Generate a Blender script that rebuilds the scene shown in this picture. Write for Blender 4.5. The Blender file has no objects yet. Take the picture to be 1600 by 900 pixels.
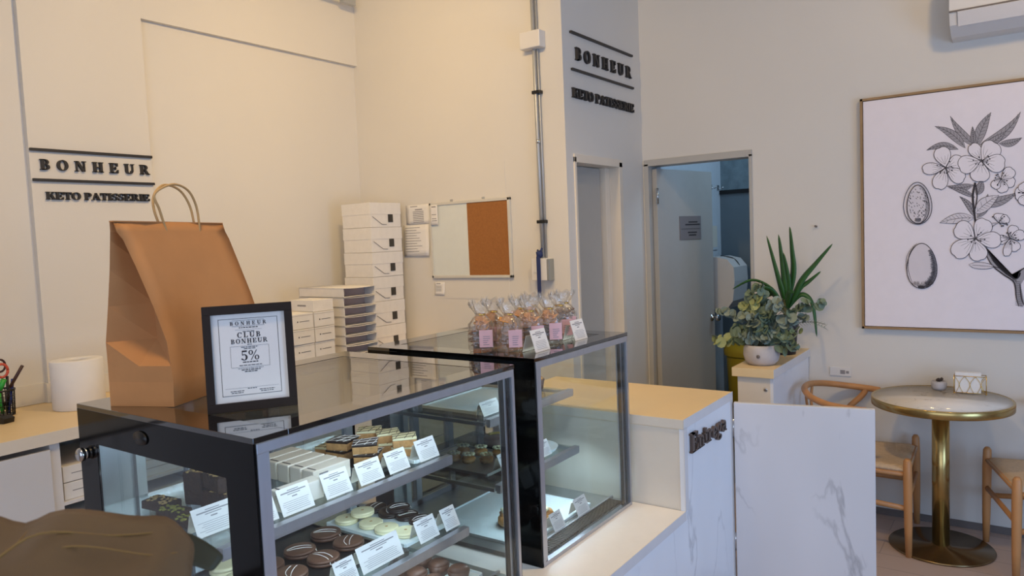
import bpy, bmesh, math, random
from mathutils import Vector, Matrix
random.seed(7)
PI = math.pi
SC = bpy.context.scene
COL = SC.collection
def lin(c):
    return tuple(((v/12.92) if v <= .04045 else ((v+.055)/1.055)**2.4) for v in c)
# ------------------------------------------------------------------ camera
cam = bpy.data.cameras.new('camera'); co = bpy.data.objects.new('camera', cam); COL.objects.link(co)
cam.sensor_width = 36; cam.lens = 1150.1*36/1600; cam.clip_start = .02
co.matrix_world = Matrix(((.8167, -.0049, .5771, 0), (.5756, .0790, -.8139, 0), (-.0416, .9969, .0673, 1.6), (0, 0, 0, 1)))
cam.dof.use_dof = True; cam.dof.focus_distance = 2.5; cam.dof.aperture_fstop = 8.5
SC.camera = co
# ------------------------------------------------------------------ world, lights, exposure
SC.view_settings.view_transform = 'Standard'; SC.view_settings.look = 'None'
SC.view_settings.gamma = 1; SC.view_settings.use_curve_mapping = False
SC.view_settings.exposure = 0.12
wd = bpy.data.worlds.new('world'); SC.world = wd; wd.use_nodes = True
bg = wd.node_tree.nodes['Background']; bg.inputs[0].default_value = (.62, .72, .95, 1); bg.inputs[1].default_value = .75
def light(name, kind, loc, target, energy, color, size=.2, sizey=None, spot=None, blend=1.0):
    l = bpy.data.lights.new(name, kind); l.energy = energy; l.color = color
    if kind == 'AREA':
        l.size = size
        if sizey: l.shape = 'RECTANGLE'; l.size_y = sizey
    else: l.shadow_soft_size = size
    if kind == 'SPOT': l.spot_size = spot; l.spot_blend = blend
    o = bpy.data.objects.new(name, l); COL.objects.link(o); o.location = loc
    d = Vector(target)-Vector(loc)
    o.rotation_euler = d.to_track_quat('-Z', 'Y').to_euler()
    return o
WARM = (1, .67, .27)
light('shopfront_daylight', 'AREA', (.6, -2.3, 1.7), (.2, 4, 1.2), 46, (.66, .77, 1), 4.2, 2.6)
light('side_window_daylight', 'AREA', (2.4, 1.7, 1.1), (-1.4, 2.5, .6), 42, (.36, .60, 1), 1.6, 1.6)
light('ceiling_spot_a', 'SPOT', (-1.7, 1.9, 3.15), (-3.6, 2.35, 2.45), 70, WARM, .08, spot=2.3)
light('ceiling_spot_b', 'SPOT', (-1.9, 1.7, 3.15), (-2.7, 3.45, 2.2), 54, WARM, .08, spot=2.0)
light('ceiling_spot_c', 'SPOT', (-1.4, .6, 3.15), (-2.6, .9, .95), 58, WARM, .08, spot=2.2)
light('ceiling_spot_d', 'SPOT', (-.9, 2.2, 3.15), (-1.3, 2.6, .9), 84, WARM, .08, spot=1.9)
light('ceiling_spot_e', 'SPOT', (.4, 2.6, 3.15), (.1, 4.3, 2.6), 44, WARM, .1, spot=2.2)
light('restroom_light', 'AREA', (-.9, 5.0, 2.5), (-1.9, 5.5, 1.2), 6, (.50, .72, .95), .6)
LED = (.68, .85, 1)
light('display_led_upper', 'AREA', (-1.335, 1.3, 1.195), (-1.66, 1.3, .95), 1.5, LED, .03, .75)
light('display_led_mid', 'AREA', (-1.455, 1.28, .925), (-1.64, 1.28, .72), 1.0, LED, .02, .70)
light('display_led_low', 'AREA', (-1.455, 1.28, .695), (-1.6, 1.28, .55), .8, LED, .02, .70)
light('display_led_far_upper', 'AREA', (-1.335, 2.2, 1.195), (-1.66, 2.2, .95), 1.0, LED, .03, .5)
light('display_led_far_low', 'AREA', (-1.45, 2.2, .76), (-1.50, 2.2, .57), 1.1, LED, .02, .5)
for o in COL.objects:
    if o.type == 'LIGHT' and o.data.type == 'AREA':
        if 'led' in o.name:   # long side along y
            o.rotation_euler = (0, o.rotation_euler.to_matrix().col[2].angle(Vector((0, 0, 1)))*(1), 0)
# ------------------------------------------------------------------ materials
MATS = {}
def newmat(name):
    m = bpy.data.materials.new(name); m.use_nodes = True; MATS[name] = m
    return m, m.node_tree.nodes, m.node_tree.links, m.node_tree.nodes['Principled BSDF']
def mat(name, srgb, rough=.5, metal=0, noise=0, nscale=20, bump=0, bscale=60, coat=0, stretch=None, spec=None, trans=None):
    m, N, L, P = newmat(name); c = lin(srgb)
    P.inputs['Base Color'].default_value = (*c, 1); P.inputs['Roughness'].default_value = rough; P.inputs['Metallic'].default_value = metal
    if coat: P.inputs['Coat Weight'].default_value = coat; P.inputs['Coat Roughness'].default_value = .03
    if spec is not None: P.inputs['Specular IOR Level'].default_value = spec
    tc = N.new('ShaderNodeTexCoord'); mp = N.new('ShaderNodeMapping'); L.new(tc.outputs['Object'], mp.inputs[0])
    if stretch: mp.inputs['Scale'].default_value = stretch
    nz = N.new('ShaderNodeTexNoise'); nz.inputs['Scale'].default_value = nscale; nz.inputs['Detail'].default_value = 5; L.new(mp.outputs[0], nz.inputs[0])
    r = N.new('ShaderNodeValToRGB'); k = max(noise, .015)
    r.color_ramp.elements[0].position = .3; r.color_ramp.elements[1].position = .7
    r.color_ramp.elements[0].color = (*[v*(1-k) for v in c], 1); r.color_ramp.elements[1].color = (*[min(1, v*(1+k)) for v in c], 1)
    L.new(nz.outputs[0], r.inputs[0]); L.new(r.outputs[0], P.inputs['Base Color'])
    if bump:
        n2 = N.new('ShaderNodeTexNoise'); n2.inputs['Scale'].default_value = bscale; L.new(mp.outputs[0], n2.inputs[0])
        b = N.new('ShaderNodeBump'); b.inputs['Strength'].default_value = bump; b.inputs['Distance'].default_value = .01
        L.new(n2.outputs[0], b.inputs['Height']); L.new(b.outputs[0], P.inputs['Normal'])
    if trans: P.inputs['Subsurface Weight'].default_value = trans
    return m
def marble(name, base, vein, scale=1.6, rough=.25, seed=0., amt=1.):
    m, N, L, P = newmat(name)
    tc = N.new('ShaderNodeTexCoord'); mp = N.new('ShaderNodeMapping'); L.new(tc.outputs['Object'], mp.inputs[0])
    mp.inputs['Location'].default_value = (seed, seed*1.7, seed*.6); mp.inputs['Scale'].default_value = (1.0, 1.0, .45)
    nz = N.new('ShaderNodeTexNoise'); nz.inputs['Scale'].default_value = scale*2.2; nz.inputs['Detail'].default_value = 6; nz.inputs['Distortion'].default_value = .35
    L.new(mp.outputs[0], nz.inputs[0])
    a = N.new('ShaderNodeMath'); a.operation = 'SUBTRACT'; a.inputs[1].default_value = .5; L.new(nz.outputs[0], a.inputs[0])
    b = N.new('ShaderNodeMath'); b.operation = 'ABSOLUTE'; L.new(a.outputs[0], b.inputs[0])
    r = N.new('ShaderNodeValToRGB'); r.color_ramp.elements[0].position = 0; r.color_ramp.elements[0].color = (1, 1, 1, 1)
    r.color_ramp.elements[1].position = .013; r.color_ramp.elements[1].color = (0, 0, 0, 1); L.new(b.outputs[0], r.inputs[0])
    n3 = N.new('ShaderNodeTexNoise'); n3.inputs['Scale'].default_value = scale*1.3; L.new(mp.outputs[0], n3.inputs[0])
    r3 = N.new('ShaderNodeValToRGB'); r3.color_ramp.elements[0].position = .46; r3.color_ramp.elements[1].position = .66; L.new(n3.outputs[0], r3.inputs[0])
    mu = N.new('ShaderNodeMath'); mu.operation = 'MULTIPLY'; L.new(r.outputs[0], mu.inputs[0]); L.new(r3.outputs[0], mu.inputs[1])
    m2 = N.new('ShaderNodeMath'); m2.operation = 'MULTIPLY'; m2.inputs[1].default_value = amt; L.new(mu.outputs[0], m2.inputs[0])
    n4 = N.new('ShaderNodeTexNoise'); n4.inputs['Scale'].default_value = scale*2; L.new(mp.outputs[0], n4.inputs[0])
    r4 = N.new('ShaderNodeValToRGB'); c = lin(base); r4.color_ramp.elements[0].position = .35; r4.color_ramp.elements[1].position = .65
    r4.color_ramp.elements[0].color = (*[v*.93 for v in c], 1); r4.color_ramp.elements[1].color = (*c, 1); L.new(n4.outputs[0], r4.inputs[0])
    mx = N.new('ShaderNodeMix'); mx.data_type = 'RGBA'; L.new(m2.outputs[0], mx.inputs[0]); L.new(r4.outputs[0], mx.inputs[6]); mx.inputs[7].default_value = (*lin(vein), 1)
    L.new(mx.outputs[2], P.inputs['Base Color']); P.inputs['Roughness'].default_value = rough
    return m
def glass(name, tint=(.97, .99, .98), rough=0.0, gloss=1.0, f0=.045, body=None, bodyfac=0., bump=0):
    m = bpy.data.materials.new(name); m.use_nodes = True; N = m.node_tree.nodes; L = m.node_tree.links; N.clear(); MATS[name] = m
    out = N.new('ShaderNodeOutputMaterial'); tr = N.new('ShaderNodeBsdfTransparent'); tr.inputs[0].default_value = (*tint, 1)
    gl = N.new('ShaderNodeBsdfGlossy'); gl.inputs['Roughness'].default_value = rough
    ge = N.new('ShaderNodeNewGeometry'); dot = N.new('ShaderNodeVectorMath'); dot.operation = 'DOT_PRODUCT'
    L.new(ge.outputs['Incoming'], dot.inputs[0])
    if bump:
        nz = N.new('ShaderNodeTexNoise'); nz.inputs['Scale'].default_value = 55; b = N.new('ShaderNodeBump'); b.inputs['Strength'].default_value = bump; b.inputs['Distance'].default_value = .02
        tc = N.new('ShaderNodeTexCoord'); L.new(tc.outputs['Object'], nz.inputs[0]); L.new(nz.outputs[0], b.inputs['Height']); L.new(b.outputs[0], gl.inputs['Normal']); L.new(b.outputs[0], dot.inputs[1])
    else: L.new(ge.outputs['Normal'], dot.inputs[1])
    def M(op, a, b=None):
        n = N.new('ShaderNodeMath'); n.operation = op
        for i, v in enumerate((a, b)):
            if v is None: continue
            if isinstance(v, (int, float)): n.inputs[i].default_value = v
            else: L.new(v, n.inputs[i])
        return n.outputs[0]
    x = M('SUBTRACT', 1, M('ABSOLUTE', dot.outputs['Value'])); x = M('POWER', x, 5); x = M('MULTIPLY', x, (1-f0)*gloss); x = M('ADD', x, f0*gloss)
    base = tr.outputs[0]
    if body:
        df = N.new('ShaderNodeBsdfDiffuse'); df.inputs[0].default_value = (*lin(body), 1)
        mb = N.new('ShaderNodeMixShader'); mb.inputs[0].default_value = bodyfac; L.new(tr.outputs[0], mb.inputs[1]); L.new(df.outputs[0], mb.inputs[2]); base = mb.outputs[0]
    mx = N.new('ShaderNodeMixShader'); L.new(x, mx.inputs[0]); L.new(base, mx.inputs[1]); L.new(gl.outputs[0], mx.inputs[2])
    L.new(mx.outputs[0], out.inputs[0])
    return m
def emit(name, col, s):
    m, N, L, P = newmat(name); P.inputs['Base Color'].default_value = (*col, 1); P.inputs['Emission Color'].default_value = (*col, 1); P.inputs['Emission Strength'].default_value = s
    return m
M_wall = mat('wall_paint', (.85, .835, .81), .75, noise=.012, nscale=2, bump=.04, bscale=180)
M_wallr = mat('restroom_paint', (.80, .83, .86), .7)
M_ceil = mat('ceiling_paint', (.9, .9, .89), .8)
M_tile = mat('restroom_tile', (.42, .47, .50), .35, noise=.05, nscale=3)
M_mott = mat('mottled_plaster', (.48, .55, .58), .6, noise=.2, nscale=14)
M_lam = mat('beige_laminate', (.88, .84, .78), .42, noise=.02, nscale=6)
M_ledge = mat('ledge_laminate', (.93, .91, .89), .35, noise=.01)
M_lamtop = mat('worktop_laminate', (.90, .80, .62), .40, noise=.02, nscale=6)
M_edge = mat('edge_band', (.86, .85, .85), .4)
M_marble = marble('white_marble', (.84, .84, .855), (.52, .52, .54), 1.3, .3, 2.3, .95)
M_marble2 = marble('counter_marble', (.93, .94, .96), (.66, .67, .70), 1.5, .3, 5.1, .7)
M_tabletop = marble('table_marble', (.90, .87, .83), (.60, .56, .52), 2.6, .12, 9.4, .9)
M_alu = mat('brushed_aluminium', (.74, .75, .78), .32, .85, noise=.04, nscale=40, stretch=(1, 1, .05))
M_alu2 = mat('steel_panel', (.66, .68, .68), .35, .8, noise=.08, nscale=20, stretch=(1, 1, .05))
M_blk = mat('black_glass', (.035, .035, .04), .05, coat=.8); M_blk.node_tree.nodes['Principled BSDF'].inputs['IOR'].default_value = 1.75
M_blkend = mat('black_end_glass', (.030, .030, .034), .08, spec=.22)
M_blkp = mat('black_plastic', (.06, .06, .065), .4)
M_frame = mat('dark_brown_frame', (.15, .11, .09), .55, noise=.05, spec=.25)
M_letter = mat('charcoal_letter', (.15, .14, .145), .5)
M_letter2 = mat('bronze_letter', (.36, .30, .27), .42, .3)
M_glass = glass('clear_glass', (.965, .985, .98), f0=.03)
M_topglass = glass('smoked_top_glass', (.66, .66, .62), f0=.30, gloss=1.0)
M_rear = glass('tinted_rear_glass', (.60, .70, .76), f0=.08)
M_shelf = glass('shelf_glass', (.90, .95, .94), f0=.05)
M_film = glass('cellophane', (.965, .96, .95), rough=.07, f0=.10, gloss=1.0, body=(.95, .93, .88), bodyfac=.10, bump=.5)
M_acry = glass('clear_acrylic', (.93, .96, .97), f0=.06)
M_paper = mat('white_paper', (.90, .89, .88), .8)
M_paper2 = mat('ivory_paper', (.86, .84, .79), .8)
M_ink = mat('printed_ink', (.20, .19, .21), .8)
M_inkl = mat('faint_ink', (.55, .54, .55), .8)
M_kraft = mat('kraft_paper', (.76, .54, .34), .85, noise=.05, nscale=9, bump=.12, bscale=25)
M_twine = mat('paper_twine', (.76, .62, .42), .8)
M_box = mat('white_card_box', (.88, .87, .86), .7, noise=.025, nscale=30)
M_boxin = mat('box_shade_card', (.74, .64, .60), .8)  # shade inside the open boxes, put into the card colour
M_win = mat('dark_label', (.22, .21, .20), .5)
M_cork = mat('cork', (.60, .39, .20), .9, noise=.10, nscale=120)
M_wb = mat('whiteboard_enamel', (.84, .86, .85), .25)
M_steel = mat('galvanised_steel', (.70, .71, .72), .4, .5)
M_pvc = mat('white_plastic', (.86, .85, .84), .4)
M_blue = mat('navy_ribbon', (.13, .19, .38), .7)
M_brass = mat('brushed_brass', (.72, .62, .40), .24, .95, noise=.05, nscale=30)
M_brassd = mat('aged_brass', (.50, .42, .30), .25, .9)
M_wood = mat('oak_wood', (.74, .53, .33), .45, noise=.10, nscale=14, stretch=(1, 1, .2))
M_frwood = mat('oak_frame', (.60, .48, .33), .5, noise=.10, nscale=14)
M_cord = mat('paper_cord', (.80, .70, .58), .8, noise=.08, nscale=60, bump=.3, bscale=150)
M_canvas = mat('canvas', (.93, .90, .92), .8)
M_artink = mat('drawing_ink', (.22, .20, .22), .8)
M_artgrey = mat('drawing_grey', (.64, .62, .64), .8)
M_artlight = mat('drawing_wash', (.86, .83, .85), .8)
M_conc = mat('concrete', (.72, .70, .70), .7, noise=.12, nscale=16)
M_navy = mat('navy_pot', (.13, .15, .20), .4)
M_soil = mat('soil', (.16, .12, .10), .9)
M_yucca = mat('yucca_leaf', (.16, .34, .15), .4, noise=.2, nscale=12)
M_euc = mat('eucalyptus_leaf', (.42, .49, .41), .6, noise=.12, nscale=16)
M_euc2 = mat('pale_leaf', (.60, .63, .43), .6, noise=.12, nscale=16)
M_euc3 = mat('grey_leaf', (.50, .55, .50), .6, noise=.12, nscale=16)
M_stem = mat('stem', (.32, .33, .22), .7)
M_bigleaf = mat('bronze_green_leaf', (.46, .36, .24), .55, noise=.12, nscale=9)
M_vein = mat('leaf_vein', (.62, .48, .25), .55)
M_darkleaf = mat('dark_leaf', (.26, .25, .17), .55, noise=.1)
M_choc = mat('dark_chocolate', (.17, .12, .10), .35)
M_choc2 = mat('milk_chocolate', (.38, .26, .20), .5, noise=.12, nscale=40)
M_brownie = mat('brownie_crumb', (.22, .15, .11), .85, noise=.25, nscale=60, bump=.6, bscale=90)
M_nuts = mat('chopped_nuts', (.72, .62, .40), .8, noise=.3, nscale=90)
M_pist = mat('pistachio_crumbs', (.55, .56, .24), .8, noise=.3, nscale=90)
M_cream = mat('cream_icing', (.93, .90, .74), .45)
M_bisc = mat('biscuit', (.76, .58, .37), .8, noise=.2, nscale=60, bump=.4, bscale=90)
M_gold = mat('golden_pastry', (.72, .50, .26), .6, noise=.25, nscale=25, bump=.4, bscale=50)
M_tray = mat('white_tray', (.88, .92, .93), .3)
M_drizzle = mat('white_drizzle', (.92, .90, .88), .5)
M_cracker = mat('seed_cracker', (.64, .44, .26), .8, noise=.25, nscale=90)
M_crackl = mat('golden_cracker', (.78, .55, .28), .7, noise=.2, nscale=60)
M_crackd = mat('dark_cracker', (.52, .37, .25), .8, noise=.25, nscale=90)
M_gran = mat('dark_granola', (.44, .30, .19), .85, noise=.3, nscale=90)
M_pink = mat('pink_label', (.92, .74, .76), .6, noise=.10, nscale=14)
M_foil = mat('gold_tie', (.85, .70, .38), .25, .9)
M_led = emit('led_strip', (.8, .92, 1), 6)
M_red = mat('orange_handle', (.78, .32, .22), .4)
M_green = mat('green_marker', (.20, .66, .24), .4)
M_bluep = mat('blue_pen', (.16, .24, .55), .4)
M_brownp = mat('brown_pen', (.26, .16, .15), .4)
M_yellow = mat('yellow_bin', (.62, .55, .10), .5)
M_darkbin = mat('dark_bin', (.30, .26, .10), .5)
M_liner = mat('navy_liner', (.10, .13, .26), .5)
M_skirt = mat('grey_skirting', (.42, .39, .38), .6)
M_chrome = mat('chrome', (.8, .8, .8), .12, 1)
M_sign = mat('grey_notice', (.50, .48, .49), .6)
M_door = mat('door_paint', (.70, .69, .67), .5)
# floor material: pinkish planks
def floor_mat():
    m, N, L, P = newmat('vinyl_planks')
    tc = N.new('ShaderNodeTexCoord'); br = N.new('ShaderNodeTexBrick'); L.new(tc.outputs['Object'], br.inputs[0])
    br.inputs['Scale'].default_value = 1; br.inputs['Brick Width'].default_value = 1.2; br.inputs['Row Height'].default_value = .16; br.inputs['Mortar Size'].default_value = .002
    a = lin((.74, .66, .62)); b = lin((.70, .62, .58))
    br.inputs['Color1'].default_value = (*a, 1); br.inputs['Color2'].default_value = (*b, 1); br.inputs['Mortar'].default_value = (*lin((.58, .52, .49)), 1)
    L.new(br.outputs[0], P.inputs['Base Color']); P.inputs['Roughness'].default_value = .4
    return m
M_floor = floor_mat()
# ------------------------------------------------------------------ mesh builder
class MB:
    def __init__(s): s.bm = bmesh.new()
    def _xf(s, vs, m):
        if m is not None:
            for v in vs: v.co = m @ v.co
    def box(s, x0, y0, z0, x1, y1, z1, bev=0, m=None):
        x0, x1 = sorted((x0, x1)); y0, y1 = sorted((y0, y1)); z0, z1 = sorted((z0, z1))
        r = bmesh.ops.create_cube(s.bm, size=1); vs = r['verts']
        for v in vs: v.co = Vector(((x0+x1)/2+v.co.x*(x1-x0), (y0+y1)/2+v.co.y*(y1-y0), (z0+z1)/2+v.co.z*(z1-z0)))
        if bev:
            es = list({e for v in vs for e in v.link_edges})
            g = bmesh.ops.bevel(s.bm, geom=es, offset=bev, segments=2, affect='EDGES', profile=.6)
            vs = list({v for f in g['faces'] for v in f.verts} | {v for v in vs if v.is_valid})
        s._xf(vs, m); return s
    def prism(s, poly, z0, z1, m=None):
        a = [s.bm.verts.new((p[0], p[1], z0)) for p in poly]; b = [s.bm.verts.new((p[0], p[1], z1)) for p in poly]
        n = len(poly); s.bm.faces.new(a[::-1]); s.bm.faces.new(b)
        for i in range(n): s.bm.faces.new((a[i], a[(i+1) % n], b[(i+1) % n], b[i]))
        s._xf(a+b, m); return s
    def lathe(s, prof, n=32, m=None, close=True, rip=0, ripn=0, sx=1, sy=1):
        rings = []; allv = []
        for (r, z) in prof:
            if r < 1e-6: ring = [s.bm.verts.new((0, 0, z))]
            else: ring = [s.bm.verts.new((sx*r*(1+(rip if i % 2 else 0))*math.cos(2*PI*i/n), sy*r*(1+(rip if i % 2 else 0))*math.sin(2*PI*i/n), z)) for i in range(n)]
            rings.append(ring); allv += ring
        for a, b in zip(rings, rings[1:]):
            for i in range(n):
                j = (i+1) % n
                if len(a) == 1 and len(b) == 1: continue
                if len(a) == 1: f = s.bm.faces.new((a[0], b[j], b[i])) if False else s.bm.faces.new((a[0], b[i], b[j]))
                elif len(b) == 1: f = s.bm.faces.new((a[i], b[0], a[j]))
                else: f = s.bm.faces.new((a[i], b[i], b[j], a[j]))
                f.smooth = True
        s._xf(allv, m); return s
    def cyl(s, c, r, h, n=24, m=None, r2=None):
        r2 = r if r2 is None else r2
        mm = Matrix.Translation(c)
        if m is not None: mm = m @ mm
        vs = []
        a = [s.bm.verts.new((r*math.cos(2*PI*i/n), r*math.sin(2*PI*i/n), 0)) for i in range(n)]
        b = [s.bm.verts.new((r2*math.cos(2*PI*i/n), r2*math.sin(2*PI*i/n), h)) for i in range(n)]
        s.bm.faces.new(a[::-1]); s.bm.faces.new(b)
        for i in range(n):
            f = s.bm.faces.new((a[i], a[(i+1) % n], b[(i+1) % n], b[i])); f.smooth = True
        s._xf(a+b, mm); return s
    def tube(s, pts, r, n=8, cap=True, flat=1.0):
        pts = [Vector(p) for p in pts]; rr = r if isinstance(r, (list, tuple)) else [r]*len(pts)
        rings = []; up = Vector((0, 0, 1)); pu = None
        for i, p in enumerate(pts):
            t = (pts[min(i+1, len(pts)-1)]-pts[max(i-1, 0)]).normalized()
            if pu is None:
                u = up if abs(t.z) < .9 else Vector((1, 0, 0))
            else: u = pu
            a = t.cross(u).normalized(); b = a.cross(t).normalized(); pu = b
            rings.append([s.bm.verts.new(p+a*rr[i]*math.cos(2*PI*k/n)+b*rr[i]*flat*math.sin(2*PI*k/n)) for k in range(n)])
        for x, y in zip(rings, rings[1:]):
            for k in range(n):
                f = s.bm.faces.new((x[k], x[(k+1) % n], y[(k+1) % n], y[k])); f.smooth = True
        if cap: s.bm.faces.new(rings[0][::-1]); s.bm.faces.new(rings[-1])
        return s
    def blob(s, c, rx, ry, rz, sub=2, jit=0, m=None):
        r = bmesh.ops.create_icosphere(s.bm, subdivisions=sub, radius=1)
        for v in r['verts']:
            k = 1+random.uniform(-jit, jit); v.co = Vector((c[0]+v.co.x*rx*k, c[1]+v.co.y*ry*k, c[2]+v.co.z*rz*k))
        for f in {f for v in r['verts'] for f in v.link_faces}: f.smooth = True
        s._xf(r['verts'], m); return s
    def quad(s, *p):
        s.bm.faces.new([s.bm.verts.new(q) for q in p]); return s
    def grid(s, rows, smooth=True):
        vs = [[s.bm.verts.new(p) for p in row] for row in rows]
        for i in range(len(vs)-1):
            for j in range(len(vs[0])-1):
                f = s.bm.faces.new((vs[i][j], vs[i][j+1], vs[i+1][j+1], vs[i+1][j])); f.smooth = smooth
        return s
def smoothpath(p, k=6):
    p = [Vector(q) for q in p]; out = []
    for i in range(len(p)-1):
        a = p[max(i-1, 0)]; b = p[i]; c = p[i+1]; d = p[min(i+2, len(p)-1)]
        for j in range(k):
            t = j/k; out.append(.5*((2*b)+(c-a)*t+(2*a-5*b+4*c-d)*t*t+(3*b-a-3*c+d)*t**3))
    out.append(p[-1]); return out
def mesh_obj(name, mb, m, parent=None, solid=0, sub=0):
    me = bpy.data.meshes.new(name); bmesh.ops.recalc_face_normals(mb.bm, faces=mb.bm.faces[:]) ; mb.bm.to_mesh(me); mb.bm.free()
    me.materials.append(m); o = bpy.data.objects.new(name, me); COL.objects.link(o)
    if parent is not None: o.parent = parent
    if sub: md = o.modifiers.new('s', 'SUBSURF'); md.levels = sub; md.render_levels = sub
    if solid: md = o.modifiers.new('t', 'SOLIDIFY'); md.thickness = solid; md.offset = 0
    return o
part = mesh_obj
def tag(o, label, cat, group=None, kind=None):
    if label: o['label'] = label
    if cat: o['category'] = cat
    if group: o['group'] = group
    if kind: o['kind'] = kind
    return o
def thing(name, label, cat, loc=(0, 0, 0), rz=0, group=None):
    o = bpy.data.objects.new(name, None); COL.objects.link(o); o.empty_display_size = .05
    o.location = loc; o.rotation_euler = (0, 0, rz); return tag(o, label, cat, group)
def solo(name, mb, m, label, cat, loc=(0, 0, 0), rz=0, group=None, **k):
    o = mesh_obj(name, mb, m, **k); o.location = loc; o.rotation_euler = (0, 0, rz); return tag(o, label, cat, group)
def struct(name, mb, m, parent=None, label=None):
    o = mesh_obj(name, mb, m, parent)
    if parent is None: o['kind'] = 'structure'
    return o
def dup(root, loc, rz=None, label=None, group=None):
    r = root.copy(); COL.objects.link(r); r.location = loc
    if rz is not None: r.rotation_euler = (0, 0, rz)
    if label: r['label'] = label
    if group: r['group'] = group
    for ch in list(root.children):
        c = ch.copy(); COL.objects.link(c); c.parent = r
        for g in ch.children:
            d = g.copy(); COL.objects.link(d); d.parent = c
    return r
def ordinal(i): return ('first', 'second', 'third', 'fourth', 'fifth', 'sixth', 'seventh', 'eighth')[i]
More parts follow.
